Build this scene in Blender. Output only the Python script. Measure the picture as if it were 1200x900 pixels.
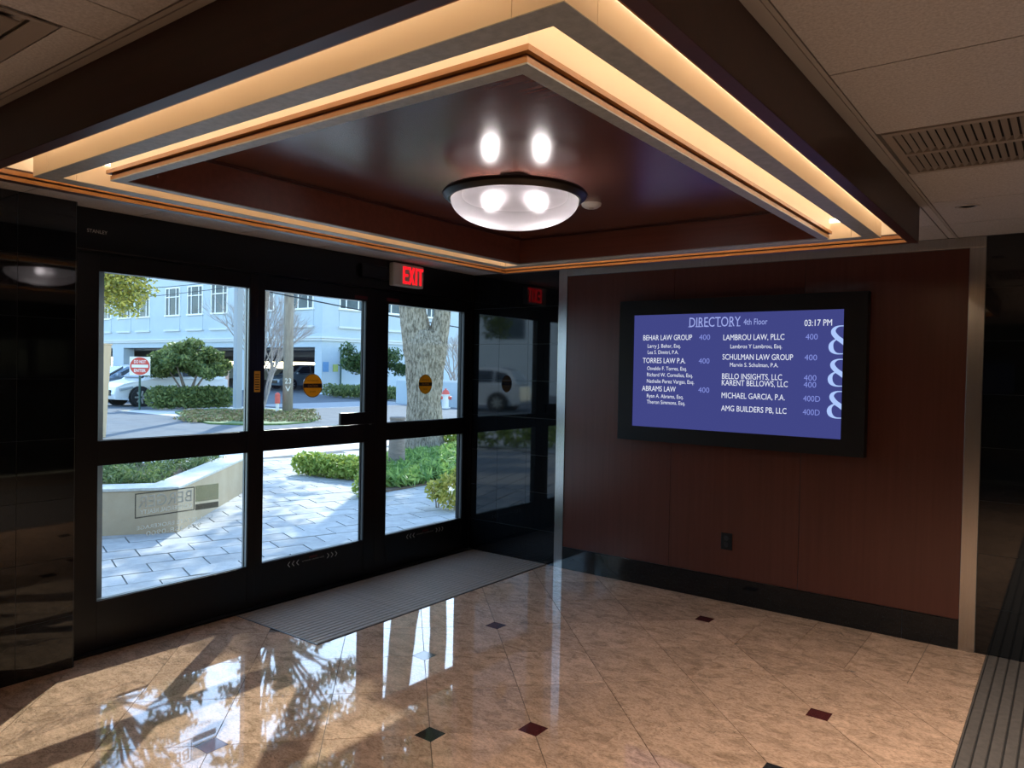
import bpy, math, random
import numpy as np
from mathutils import Vector, Matrix

for _o in list(bpy.data.objects):
    bpy.data.objects.remove(_o, do_unlink=True)
SC = bpy.context.scene
COL = SC.collection

# ------------------------------------------------------------------ camera
CAM = np.array([4.2043, -5.0525, 1.5801])
YAW, PITCH, ROLL = (math.radians(a) for a in (36.72523, -1.09333, 1.08268))
FPX = 879.05


def cam_axes():
    cy, sy, cp, sp = math.cos(YAW), math.sin(YAW), math.cos(PITCH), math.sin(PITCH)
    f = np.array([-sy * cp, cy * cp, sp])
    r = np.array([cy, sy, 0.0])
    u = np.cross(r, f)
    cr, sr = math.cos(ROLL), math.sin(ROLL)
    return cr * r + sr * u, -sr * r + cr * u, f


AR, AU, AF = cam_axes()
cd = bpy.data.cameras.new('camera')
cd.sensor_fit = 'HORIZONTAL'
cd.sensor_width = 36.0
cd.lens = FPX / 1200 * 36.0
cd.clip_start = 0.05
cd.clip_end = 400
cam = bpy.data.objects.new('camera', cd)
COL.objects.link(cam)
m = Matrix.Identity(4)
for i in range(3):
    m[i][0], m[i][1], m[i][2], m[i][3] = AR[i], AU[i], -AF[i], CAM[i]
cam.matrix_world = m
SC.camera = cam

# ------------------------------------------------------------------ world, sun, exposure
SC.view_settings.view_transform = 'Standard'
SC.view_settings.look = 'None'
SC.view_settings.gamma = 1.0
SC.view_settings.use_curve_mapping = False
SC.view_settings.exposure = 0.22

SUN_AZ, SUN_EL = math.radians(-50.0), math.radians(35.0)   # direction the light travels in plan, elevation
SUN_STRENGTH = 5.6
SKY_STRENGTH = 0.74
world = bpy.data.worlds.new('world')
SC.world = world
world.use_nodes = True
nt = world.node_tree
nt.nodes.clear()
sky = nt.nodes.new('ShaderNodeTexSky')
sky.sky_type = 'NISHITA'
sky.sun_disc = False
sky.sun_elevation = SUN_EL
sky.sun_rotation = math.radians(-40)
sky.air_density = 1.0
sky.dust_density = 0.25
sky.ozone_density = 1.0
bg = nt.nodes.new('ShaderNodeBackground')
bg.inputs['Strength'].default_value = SKY_STRENGTH
wo = nt.nodes.new('ShaderNodeOutputWorld')
nt.links.new(sky.outputs[0], bg.inputs[0])
nt.links.new(bg.outputs[0], wo.inputs[0])

sl = bpy.data.lights.new('sun', 'SUN')
sl.energy = SUN_STRENGTH
sl.angle = math.radians(0.6)
sl.color = (1.0, 0.94, 0.84)
sun = bpy.data.objects.new('sun', sl)
COL.objects.link(sun)
sd = Vector((math.cos(SUN_EL) * math.cos(SUN_AZ), math.cos(SUN_EL) * math.sin(SUN_AZ), -math.sin(SUN_EL)))
sun.rotation_euler = sd.to_track_quat('-Z', 'Y').to_euler()
sun.location = (-10, 12, 14)

COVE_STRENGTH = 7.4       # strips of the lit coffer
BULB_STRENGTH = 44.0      # two bulbs in the bowl lamp
FILL_CAN_WATTS = 240.0    # added fill cans, out of view to the right
SCREEN_STRENGTH = 0.86

# ------------------------------------------------------------------ pixel helpers (photo is 1200 x 900)


def ray(px, py):
    return AF + AR * (px - 600) / FPX + AU * (450 - py) / FPX


def on_z(px, py, z=0.0):
    d = ray(px, py)
    return CAM + d * ((z - CAM[2]) / d[2])


def on_x(px, py, x):
    d = ray(px, py)
    return CAM + d * ((x - CAM[0]) / d[0])


def on_y(px, py, y):
    d = ray(px, py)
    return CAM + d * ((y - CAM[1]) / d[1])


# ------------------------------------------------------------------ materials
MATS = {}


def mat(name, col, rough=0.5, metal=0.0, spec=0.5, var=None, bump=None, emit=None, coat=0.0, stretch=(1, 1, 1),
        coords='Object', ior=None, trans=0.0, rnd=0.0):
    """Principled material. var=(scale, second colour, detail, low, high) mixes a noise; bump=(scale, strength)."""
    if name in MATS:
        return MATS[name]
    M = bpy.data.materials.new(name)
    M.use_nodes = True
    t = M.node_tree
    b = t.nodes['Principled BSDF']
    b.inputs['Base Color'].default_value = (*col, 1)
    b.inputs['Roughness'].default_value = rough
    b.inputs['Metallic'].default_value = metal
    b.inputs['Specular IOR Level'].default_value = spec
    b.inputs['Coat Weight'].default_value = coat
    if ior:
        b.inputs['IOR'].default_value = ior
    if trans:
        b.inputs['Transmission Weight'].default_value = trans
    src = None
    if var or bump:
        tc = t.nodes.new('ShaderNodeTexCoord')
        mp = t.nodes.new('ShaderNodeMapping')
        mp.inputs['Scale'].default_value = stretch
        if coords == 'World':
            g = t.nodes.new('ShaderNodeNewGeometry')
            t.links.new(g.outputs['Position'], mp.inputs['Vector'])
        else:
            t.links.new(tc.outputs[coords], mp.inputs['Vector'])
        vec = mp.outputs[0]
        if rnd:
            oi = t.nodes.new('ShaderNodeObjectInfo')
            mu = t.nodes.new('ShaderNodeMath')
            mu.operation = 'MULTIPLY'
            mu.inputs[1].default_value = 37.0
            t.links.new(oi.outputs['Random'], mu.inputs[0])
            ad = t.nodes.new('ShaderNodeVectorMath')
            ad.operation = 'ADD'
            t.links.new(vec, ad.inputs[0])
            t.links.new(mu.outputs[0], ad.inputs[1])
            vec = ad.outputs[0]
    if var:
        n = t.nodes.new('ShaderNodeTexNoise')
        n.inputs['Scale'].default_value = var[0]
        n.inputs['Detail'].default_value = var[2] if len(var) > 2 else 4
        n.inputs['Roughness'].default_value = 0.65
        t.links.new(vec, n.inputs['Vector'])
        cr = t.nodes.new('ShaderNodeValToRGB')
        lo, hi = (var[3], var[4]) if len(var) > 4 else (0.35, 0.65)
        cr.color_ramp.elements[0].position = lo
        cr.color_ramp.elements[1].position = hi
        cr.color_ramp.elements[0].color = (*col, 1)
        cr.color_ramp.elements[1].color = (*var[1], 1)
        t.links.new(n.outputs['Fac'], cr.inputs[0])
        src = cr.outputs[0]
        if rnd:
            hs = t.nodes.new('ShaderNodeHueSaturation')
            mr = t.nodes.new('ShaderNodeMapRange')
            mr.inputs['To Min'].default_value = 1 - rnd
            mr.inputs['To Max'].default_value = 1 + rnd
            t.links.new(oi.outputs['Random'], mr.inputs['Value'])
            t.links.new(mr.outputs[0], hs.inputs['Value'])
            t.links.new(src, hs.inputs['Color'])
            src = hs.outputs[0]
        t.links.new(src, b.inputs['Base Color'])
    if bump:
        n2 = t.nodes.new('ShaderNodeTexNoise')
        n2.inputs['Scale'].default_value = bump[0]
        n2.inputs['Detail'].default_value = 5
        t.links.new(vec, n2.inputs['Vector'])
        bp = t.nodes.new('ShaderNodeBump')
        bp.inputs['Strength'].default_value = bump[1]
        bp.inputs['Distance'].default_value = bump[2] if len(bump) > 2 else 0.01
        t.links.new(n2.outputs['Fac'], bp.inputs['Height'])
        t.links.new(bp.outputs[0], b.inputs['Normal'])
    if emit:
        b.inputs['Emission Color'].default_value = (*emit[0], 1)
        b.inputs['Emission Strength'].default_value = emit[1]
    MATS[name] = M
    return M


def glass_mat(name, tint=(0.80, 0.90, 0.92), refl=0.04):
    M = bpy.data.materials.new(name)
    M.use_nodes = True
    t = M.node_tree
    t.nodes.clear()
    out = t.nodes.new('ShaderNodeOutputMaterial')
    tr = t.nodes.new('ShaderNodeBsdfTransparent')
    tr.inputs[0].default_value = (*tint, 1)
    gl = t.nodes.new('ShaderNodeBsdfGlossy')
    gl.inputs['Roughness'].default_value = 0.0
    fr = t.nodes.new('ShaderNodeFresnel')
    fr.inputs['IOR'].default_value = 1.45
    mx = t.nodes.new('ShaderNodeMixShader')
    t.links.new(fr.outputs[0], mx.inputs[0])
    t.links.new(tr.outputs[0], mx.inputs[1])
    t.links.new(gl.outputs[0], mx.inputs[2])
    t.links.new(mx.outputs[0], out.inputs[0])
    MATS[name] = M
    return M


def film_mat(name, col, alpha):
    """see-through printed film on glass"""
    M = bpy.data.materials.new(name)
    M.use_nodes = True
    b = M.node_tree.nodes['Principled BSDF']
    b.inputs['Base Color'].default_value = (*col, 1)
    b.inputs['Roughness'].default_value = 0.5
    b.inputs['Alpha'].default_value = alpha
    MATS[name] = M
    return M


def emit_mat(name, col, s):
    M = bpy.data.materials.new(name)
    M.use_nodes = True
    t = M.node_tree
    t.nodes.clear()
    out = t.nodes.new('ShaderNodeOutputMaterial')
    e = t.nodes.new('ShaderNodeEmission')
    e.inputs[0].default_value = (*col, 1)
    e.inputs[1].default_value = s
    t.links.new(e.outputs[0], out.inputs[0])
    MATS[name] = M
    return M


def marble_mat():
    M = bpy.data.materials.new('floor_marble')
    M.use_nodes = True
    t = M.node_tree
    b = t.nodes['Principled BSDF']
    b.inputs['Roughness'].default_value = 0.028
    b.inputs['IOR'].default_value = 1.72
    tc = t.nodes.new('ShaderNodeTexCoord')
    oi = t.nodes.new('ShaderNodeObjectInfo')
    mu = t.nodes.new('ShaderNodeMath'); mu.operation = 'MULTIPLY'; mu.inputs[1].default_value = 23.0
    t.links.new(oi.outputs['Random'], mu.inputs[0])
    ad = t.nodes.new('ShaderNodeVectorMath'); ad.operation = 'ADD'
    t.links.new(tc.outputs['Object'], ad.inputs[0]); t.links.new(mu.outputs[0], ad.inputs[1])
    mp = t.nodes.new('ShaderNodeMapping'); mp.inputs['Scale'].default_value = (1.0, 1.7, 1.0)
    mp.inputs['Rotation'].default_value = (0, 0, math.radians(40))
    t.links.new(ad.outputs[0], mp.inputs[0])
    n1 = t.nodes.new('ShaderNodeTexNoise'); n1.inputs['Scale'].default_value = 9.0; n1.inputs['Detail'].default_value = 9
    n1.inputs['Roughness'].default_value = 0.7; n1.inputs['Distortion'].default_value = 0.8
    t.links.new(mp.outputs[0], n1.inputs['Vector'])
    c1 = t.nodes.new('ShaderNodeValToRGB')
    e = c1.color_ramp.elements
    e[0].position = 0.33; e[0].color = (0.34, 0.215, 0.135, 1)
    e[1].position = 0.62; e[1].color = (0.68, 0.435, 0.285, 1)
    x = e.new(0.5); x.color = (0.56, 0.36, 0.235, 1)
    t.links.new(n1.outputs[0], c1.inputs[0])
    # thin dark veins and pits
    n2 = t.nodes.new('ShaderNodeTexNoise'); n2.inputs['Scale'].default_value = 7.0; n2.inputs['Detail'].default_value = 8
    n2.inputs['Distortion'].default_value = 1.6
    t.links.new(mp.outputs[0], n2.inputs['Vector'])
    c2 = t.nodes.new('ShaderNodeValToRGB')
    e = c2.color_ramp.elements
    e[0].position = 0.485; e[0].color = (0, 0, 0, 1)
    e[1].position = 0.515; e[1].color = (0, 0, 0, 1)
    x = e.new(0.5); x.color = (1, 1, 1, 1)
    t.links.new(n2.outputs[0], c2.inputs[0])
    n3 = t.nodes.new('ShaderNodeTexNoise'); n3.inputs['Scale'].default_value = 3.0
    t.links.new(mp.outputs[0], n3.inputs['Vector'])
    c3 = t.nodes.new('ShaderNodeValToRGB')
    c3.color_ramp.elements[0].position = 0.52; c3.color_ramp.elements[1].position = 0.66
    c3.color_ramp.elements[1].color = (0.75, 0.75, 0.75, 1)
    t.links.new(n3.outputs[0], c3.inputs[0])
    vm = t.nodes.new('ShaderNodeMath'); vm.operation = 'MULTIPLY'
    t.links.new(c2.outputs[0], vm.inputs[0]); t.links.new(c3.outputs[0], vm.inputs[1])
    mx = t.nodes.new('ShaderNodeMix'); mx.data_type = 'RGBA'
    mx.inputs['B'].default_value = (0.13, 0.10, 0.075, 1)
    t.links.new(vm.outputs[0], mx.inputs['Factor']); t.links.new(c1.outputs[0], mx.inputs['A'])
    hs = t.nodes.new('ShaderNodeHueSaturation')
    mr = t.nodes.new('ShaderNodeMapRange'); mr.inputs['To Min'].default_value = 0.86; mr.inputs['To Max'].default_value = 1.08
    t.links.new(oi.outputs['Random'], mr.inputs['Value']); t.links.new(mr.outputs[0], hs.inputs['Value'])
    n4 = t.nodes.new('ShaderNodeTexNoise'); n4.inputs['Scale'].default_value = 70.0; n4.inputs['Detail'].default_value = 5
    n4.inputs['Roughness'].default_value = 0.7
    t.links.new(mp.outputs[0], n4.inputs['Vector'])
    c4 = t.nodes.new('ShaderNodeValToRGB')
    c4.color_ramp.elements[0].position = 0.36; c4.color_ramp.elements[0].color = (0.58, 0.55, 0.52, 1)
    c4.color_ramp.elements[1].position = 0.56; c4.color_ramp.elements[1].color = (1.04, 1.04, 1.04, 1)
    t.links.new(n4.outputs[0], c4.inputs[0])
    mm = t.nodes.new('ShaderNodeMix'); mm.data_type = 'RGBA'; mm.blend_type = 'MULTIPLY'; mm.inputs['Factor'].default_value = 0.75
    t.links.new(mx.outputs['Result'], mm.inputs['A']); t.links.new(c4.outputs[0], mm.inputs['B'])
    t.links.new(mm.outputs['Result'], hs.inputs['Color'])
    t.links.new(hs.outputs[0], b.inputs['Base Color'])
    MATS['floor_marble'] = M
    return M


def wood_mat(name, c1, c2, rough, axis=2, coat=0.0, scale=1.0):
    st = [38.0, 38.0, 38.0]
    st[axis] = 1.2
    return mat(name, c1, rough, var=(1.0 * scale, c2, 6, 0.3, 0.7), stretch=tuple(st), coords='World', coat=coat)


marble = marble_mat()
inset_red = mat('inset_maroon_stone', (0.055, 0.012, 0.012), 0.06, var=(60, (0.09, 0.02, 0.02)))
inset_black = mat('inset_black_stone', (0.012, 0.012, 0.013), 0.06, var=(60, (0.03, 0.03, 0.032)))
grout = mat('floor_grout', (0.13, 0.09, 0.06), 0.8)
granite = mat('black_granite', (0.0045, 0.0055, 0.0065), 0.035, ior=1.58, var=(220, (0.028, 0.033, 0.038), 3, 0.58, 0.74), rnd=0.25)
granite_grout = mat('granite_joint', (0.075, 0.085, 0.085), 0.6)
base_granite = mat('speckled_black_granite', (0.006, 0.007, 0.008), 0.08, var=(110, (0.05, 0.056, 0.058), 3, 0.58, 0.78))
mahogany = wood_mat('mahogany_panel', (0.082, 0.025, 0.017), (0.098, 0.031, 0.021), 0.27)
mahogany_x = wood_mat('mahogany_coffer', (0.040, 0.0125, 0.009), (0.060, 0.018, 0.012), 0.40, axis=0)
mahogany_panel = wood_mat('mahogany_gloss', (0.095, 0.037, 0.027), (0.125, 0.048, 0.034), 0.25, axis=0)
mahogany_lit = wood_mat('mahogany_lamplit', (0.13, 0.042, 0.028), (0.18, 0.058, 0.038), 0.35, axis=0)  # brighter copy of the coffer wood, lamp light put into its colour
lip_wood = wood_mat('orange_brown_lip', (0.33, 0.135, 0.034), (0.44, 0.19, 0.052), 0.35, axis=0)
cream = mat('cream_paint', (0.82, 0.70, 0.55), 0.55)
cove_white = mat('cove_white', (0.82, 0.74, 0.62), 0.7)
ring_grey = mat('grey_ring_laminate', (0.27, 0.29, 0.28), 0.40, var=(40, (0.36, 0.38, 0.37)))
steel = mat('brushed_steel', (0.58, 0.57, 0.55), 0.24, metal=1.0, var=(2.0, (0.50, 0.49, 0.47)), stretch=(90, 90, 1), coords='World')
alu = mat('clear_aluminium', (0.26, 0.275, 0.28), 0.4, metal=1.0)
black_alu = mat('black_anodised', (0.0055, 0.0055, 0.006), 0.28, spec=0.4)
dark_bead = mat('dark_bead', (0.06, 0.06, 0.06), 0.5)
black_rubber = mat('black_rubber', (0.012, 0.012, 0.012), 0.7)
acoustic = mat('acoustic_tile', (0.42, 0.395, 0.375), 0.95, var=(120, (0.58, 0.55, 0.525), 4, 0.35, 0.65), rnd=0.04, bump=(220, 0.25, 0.003))
grid_metal = mat('ceiling_grid', (0.42, 0.38, 0.34), 0.6)
vent_metal = mat('vent_taupe', (0.34, 0.295, 0.255), 0.5)
vent_dark = mat('vent_void', (0.012, 0.011, 0.010), 0.9)
glass = glass_mat('door_glass')
tv_black = mat('display_black', (0.006, 0.006, 0.0065), 0.45, spec=0.3)
screen_blue = emit_mat('screen_blue', (0.052, 0.060, 0.235), SCREEN_STRENGTH)
txt_white = emit_mat('screen_white', (0.80, 0.84, 0.95), SCREEN_STRENGTH)
txt_lilac = emit_mat('screen_lilac', (0.24, 0.29, 0.75), SCREEN_STRENGTH)
txt_head = emit_mat('screen_light_lilac', (0.34, 0.40, 0.82), SCREEN_STRENGTH)
txt_pale = emit_mat('screen_pale_blue', (0.42, 0.58, 0.98), SCREEN_STRENGTH)
white_plastic = mat('white_plastic', (0.62, 0.60, 0.56), 0.4)
exit_red = emit_mat('exit_red', (1.0, 0.012, 0.02), 1.1)
bronze = mat('dark_bronze', (0.035, 0.028, 0.024), 0.35, metal=0.6)
bulb_m = emit_mat('bulb_glow', (1.0, 0.93, 0.92), BULB_STRENGTH)
strip_m = emit_mat('cove_strip_glow', (1.0, 0.78, 0.56), COVE_STRENGTH)
fill_can_m = emit_mat('fill_can_glow', (1.0, 0.74, 0.50), 4.0)
white_ink = mat('white_print', (0.9, 0.9, 0.88), 0.5)
dim_ink = mat('grey_print', (0.50, 0.48, 0.44), 0.5)
red_ink = mat('dark_red_print', (0.10, 0.008, 0.008), 0.5)
decal_black = mat('black_decal', (0.012, 0.010, 0.010), 0.5)
decal_yellow = mat('yellow_sticker', (0.75, 0.42, 0.05), 0.5)
film_text = film_mat('frosted_letter_film', (0.80, 0.80, 0.76), 0.85)
film_dark = film_mat('grey_logo_film', (0.10, 0.11, 0.10), 0.62)
film_green = film_mat('green_logo_film', (0.32, 0.36, 0.16), 0.42)
mat_rail = mat('mat_grey_rail', (0.27, 0.215, 0.165), 0.6, spec=0.3, var=(30, (0.34, 0.275, 0.215)))
mat_rail_dark = mat('mat_brown_rail', (0.085, 0.070, 0.058), 0.6, var=(30, (0.12, 0.10, 0.084)))
mat_base = mat('mat_pit', (0.02, 0.018, 0.016), 0.8)

# outdoor
paver_m = mat('paver_stone', (0.375, 0.36, 0.335), 0.8, var=(9, (0.49, 0.47, 0.44), 6), rnd=0.12, bump=(60, 0.2))
paver_joint = mat('paver_joint', (0.11, 0.11, 0.108), 0.95)
concrete = mat('sunlit_concrete', (0.62, 0.60, 0.57), 0.85, var=(5, (0.70, 0.68, 0.65), 8), coords='World')
asphalt = mat('asphalt', (0.088, 0.10, 0.115), 0.9, var=(2.0, (0.12, 0.135, 0.15), 8), coords='World')
road_white = mat('road_pale_band', (0.32, 0.33, 0.34), 0.85)
planter_m = mat('tan_stucco', (0.47, 0.345, 0.215), 0.85, var=(3, (0.55, 0.415, 0.27), 8), coords='World', bump=(90, 0.15))
planter_cap = mat('pale_stone_cap', (0.66, 0.62, 0.55), 0.8, var=(30, (0.52, 0.49, 0.43), 6))
soil = mat('mulch_soil', (0.09, 0.06, 0.04), 0.95, var=(30, (0.16, 0.11, 0.07)))
grass_m = mat('lawn_green', (0.07, 0.14, 0.035), 0.7, var=(14, (0.15, 0.21, 0.06)), coords='World')
leaf_dry = mat('fallen_leaf', (0.28, 0.20, 0.10), 0.8)
facade = mat('facade_stucco', (0.40, 0.47, 0.52), 0.85, var=(0.8, (0.44, 0.51, 0.56), 6), coords='World')
facade_trim = mat('facade_trim', (0.58, 0.61, 0.62), 0.8)
win_glass = mat('window_glass', (0.035, 0.055, 0.07), 0.12, spec=0.15, var=(0.7, (0.08, 0.11, 0.13)))
win_frame = mat('window_white', (0.80, 0.80, 0.78), 0.6)
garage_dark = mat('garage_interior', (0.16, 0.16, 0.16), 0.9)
bark = mat('oak_bark', (0.10, 0.08, 0.055), 0.95, var=(26, (0.36, 0.31, 0.24), 8, 0.38, 0.60), stretch=(1, 1, 0.35), coords='World', bump=(40, 0.9, 0.03))
bark_grey = mat('pale_bark', (0.17, 0.135, 0.115), 0.95, var=(20, (0.26, 0.21, 0.18), 6), coords='World', stretch=(0.3, 0.3, 2), bump=(30, 0.4, 0.02))
twig_m = mat('bare_twig', (0.34, 0.29, 0.26), 0.9)
pole_wood = mat('utility_pole_wood', (0.24, 0.20, 0.165), 0.95, var=(12, (0.34, 0.29, 0.24)), stretch=(1, 1, 0.15), coords='World')
pole_steel = mat('pale_pole', (0.30, 0.33, 0.36), 0.6)
white_paint = mat('white_car_paint', (0.68, 0.71, 0.74), 0.18, coat=0.5)
blue_paint = mat('blue_grey_car_paint', (0.16, 0.21, 0.27), 0.2, coat=0.5)
dark_paint = mat('dark_car_paint', (0.05, 0.06, 0.075), 0.2, coat=0.5)
car_glass = mat('car_glass', (0.02, 0.025, 0.03), 0.06)
tyre_m = mat('tyre', (0.015, 0.015, 0.016), 0.8)
rim_m = mat('alloy_rim', (0.5, 0.51, 0.52), 0.35, metal=0.8)
lens_m = mat('head_lamp_lens', (0.30, 0.33, 0.36), 0.1)
sign_red = mat('sign_red', (0.55, 0.055, 0.035), 0.5)
sign_white = mat('sign_white', (0.72, 0.70, 0.66), 0.5)
sign_blue = mat('sign_blue', (0.10, 0.26, 0.48), 0.5)
sign_green = mat('sign_lime', (0.36, 0.42, 0.10), 0.5)
pole_green = mat('sign_post_green', (0.035, 0.08, 0.06), 0.6)
post_red = mat('marker_red', (0.62, 0.10, 0.07), 0.5)
brick_m = mat('pink_tan_pillar', (0.52, 0.32, 0.24), 0.9, var=(20, (0.58, 0.38, 0.29)))
beige_m = mat('beige_pillar', (0.52, 0.38, 0.24), 0.85)
wire_m = mat('black_wire', (0.02, 0.02, 0.022), 0.6)


def leaf_mat(name, c1, c2):
    M = bpy.data.materials.new(name)
    M.use_nodes = True
    t = M.node_tree
    t.nodes.clear()
    out = t.nodes.new('ShaderNodeOutputMaterial')
    g = t.nodes.new('ShaderNodeNewGeometry')
    n = t.nodes.new('ShaderNodeMix'); n.data_type = 'RGBA'
    n.inputs['A'].default_value = (*c1, 1); n.inputs['B'].default_value = (*c2, 1)
    t.links.new(g.outputs['Random Per Island'], n.inputs['Factor'])
    d = t.nodes.new('ShaderNodeBsdfPrincipled')
    d.inputs['Roughness'].default_value = 0.5
    tr = t.nodes.new('ShaderNodeBsdfTranslucent')
    t.links.new(n.outputs['Result'], d.inputs['Base Color']); t.links.new(n.outputs['Result'], tr.inputs[0])
    mx = t.nodes.new('ShaderNodeMixShader'); mx.inputs[0].default_value = 0.4
    t.links.new(d.outputs[0], mx.inputs[1]); t.links.new(tr.outputs[0], mx.inputs[2])
    t.links.new(mx.outputs[0], out.inputs[0])
    MATS[name] = M
    return M


decal_amber = leaf_mat('amber_decal', (0.60, 0.33, 0.02), (0.60, 0.33, 0.02))
leaf_dark = leaf_mat('leaf_dark_green', (0.035, 0.075, 0.025), (0.11, 0.17, 0.05))
leaf_mid = leaf_mat('leaf_mid_green', (0.06, 0.11, 0.035), (0.26, 0.31, 0.10))
leaf_blue = leaf_mat('leaf_fresh_green', (0.08, 0.19, 0.045), (0.36, 0.50, 0.13))
leaf_lime = leaf_mat('leaf_lime', (0.15, 0.25, 0.035), (0.55, 0.60, 0.14))
leaf_yellow = leaf_mat('leaf_yellow', (0.22, 0.28, 0.04), (0.75, 0.62, 0.16))
leaf_autumn = leaf_mat('leaf_yellow_green', (0.14, 0.18, 0.04), (0.62, 0.52, 0.10))

# ------------------------------------------------------------------ mesh helpers


class MB:
    def __init__(self):
        self.v = []
        self.f = []

    def box(self, x0, x1, y0, y1, z0, z1):
        b = len(self.v)
        self.v += [(x, y, z) for z in (z0, z1) for y in (y0, y1) for x in (x0, x1)]
        for q in ((0, 2, 3, 1), (4, 5, 7, 6), (0, 1, 5, 4), (2, 6, 7, 3), (0, 4, 6, 2), (1, 3, 7, 5)):
            self.f.append(tuple(b + i for i in q))
        return self

    def prism(self, poly, z0, z1):
        """plan polygon (x, y) ccw extruded in z"""
        b = len(self.v)
        n = len(poly)
        self.v += [(p[0], p[1], z0) for p in poly] + [(p[0], p[1], z1) for p in poly]
        self.f.append(tuple(b + i for i in reversed(range(n))))
        self.f.append(tuple(b + n + i for i in range(n)))
        for i in range(n):
            j = (i + 1) % n
            self.f.append((b + i, b + j, b + n + j, b + n + i))
        return self

    def sweep(self, A, B):
        """two matching 3-D polygons joined into a solid"""
        b = len(self.v)
        n = len(A)
        self.v += [tuple(p) for p in A] + [tuple(p) for p in B]
        self.f.append(tuple(b + i for i in reversed(range(n))))
        self.f.append(tuple(b + n + i for i in range(n)))
        for i in range(n):
            j = (i + 1) % n
            self.f.append((b + i, b + j, b + n + j, b + n + i))
        return self

    def poly(self, pts):
        b = len(self.v)
        self.v += [tuple(p) for p in pts]
        self.f.append(tuple(range(b, b + len(pts))))
        return self

    def tube(self, pts, rad, seg=8, cap=True):
        pts = [Vector(p) for p in pts]
        if not hasattr(rad, '__len__'):
            rad = [rad] * len(pts)
        b = len(self.v)
        up0 = None
        for i, p in enumerate(pts):
            d = (pts[min(i + 1, len(pts) - 1)] - pts[max(i - 1, 0)]).normalized()
            if up0 is None:
                up0 = Vector((0, 0, 1)) if abs(d.z) < 0.9 else Vector((1, 0, 0))
            s = d.cross(up0)
            if s.length < 1e-6:
                s = d.orthogonal()
            s.normalize()
            w = s.cross(d).normalized()
            up0 = w
            for k in range(seg):
                a = 2 * math.pi * k / seg
                q = p + (s * math.cos(a) + w * math.sin(a)) * rad[i]
                self.v.append(tuple(q))
        for i in range(len(pts) - 1):
            for k in range(seg):
                k2 = (k + 1) % seg
                self.f.append((b + i * seg + k, b + i * seg + k2, b + (i + 1) * seg + k2, b + (i + 1) * seg + k))
        if cap:
            self.f.append(tuple(b + k for k in reversed(range(seg))))
            e = b + (len(pts) - 1) * seg
            self.f.append(tuple(e + k for k in range(seg)))
        return self

    def lathe(self, prof, c, seg=48, axis='z', close=False):
        """profile [(r, h)] revolved about an axis through c"""
        b = len(self.v)
        n = len(prof)
        for k in range(seg):
            a = 2 * math.pi * k / seg
            ca, sa = math.cos(a), math.sin(a)
            for r, h in prof:
                if axis == 'z':
                    self.v.append((c[0] + r * ca, c[1] + r * sa, c[2] + h))
                elif axis == 'x':
                    self.v.append((c[0] + h, c[1] + r * ca, c[2] + r * sa))
                else:
                    self.v.append((c[0] + r * ca, c[1] + h, c[2] + r * sa))
        for k in range(seg):
            k2 = (k + 1) % seg
            for i in range(n - 1 + (1 if close else 0)):
                j = (i + 1) % n
                q = (b + k * n + i, b + k2 * n + i, b + k2 * n + j, b + k * n + j)
                self.f.append(q)
        return self

    def mesh(self, name, smooth=False):
        me = bpy.data.meshes.new(name)
        me.from_pydata(self.v, [], self.f)
        me.validate()
        if smooth:
            me.polygons.foreach_set('use_smooth', [True] * len(me.polygons))
        me.update()
        return me

    def build(self, name, m, parent=None, smooth=False, bevel=0.0, loc=None):
        return link(name, self.mesh(name, smooth), m, parent, bevel, loc)


def link(name, me, m, parent=None, bevel=0.0, loc=None):
    o = bpy.data.objects.new(name, me)
    COL.objects.link(o)
    if m is not None and len(me.materials) == 0:
        me.materials.append(m)
    if parent is not None:
        o.parent = parent
    if loc is not None:
        o.location = loc
    if bevel:
        b = o.modifiers.new('bevel', 'BEVEL')
        b.width = bevel
        b.segments = 2
        b.limit_method = 'ANGLE'
    return o


def thing(name, label, cat, loc=(0, 0, 0), group=None):
    o = bpy.data.objects.new(name, None)
    o.empty_display_size = 0.1
    COL.objects.link(o)
    # children are modelled in world coordinates, so the Empty only marks the base
    o.location = loc
    return tag(o, label, cat, group)


def tag(o, label, cat, group=None):
    o['label'] = label
    o['category'] = cat
    if group:
        o['group'] = group
    return o


def structure(o, label=None, cat=None):
    o['kind'] = 'structure'
    if label:
        o['label'] = label
    if cat:
        o['category'] = cat
    return o


def kids(root):
    """keep children where they were modelled although the parent sits elsewhere"""
    inv = Matrix.Translation(root.location).inverted()
    for c in list(bpy.data.objects):
        if c.parent == root:
            c.matrix_parent_inverse = inv


def text_geo(body, offset=0.0, space=1.0):
    cu = bpy.data.curves.new('glyphs', 'FONT')
    cu.body = body
    cu.size = 1.0
    cu.offset = offset
    cu.space_character = space
    cu.resolution_u = 3
    ob = bpy.data.objects.new('glyphs', cu)
    COL.objects.link(ob)
    dg = bpy.context.evaluated_depsgraph_get()
    me = bpy.data.meshes.new_from_object(ob.evaluated_get(dg))
    v = [tuple(p.co) for p in me.vertices]
    f = [tuple(p.vertices) for p in me.polygons]
    bpy.data.objects.remove(ob, do_unlink=True)
    bpy.data.curves.remove(cu)
    bpy.data.meshes.remove(me)
    xs = [p[0] for p in v]
    ys = [p[1] for p in v]
    return v, f, min(xs), max(xs), min(ys), max(ys)


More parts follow.
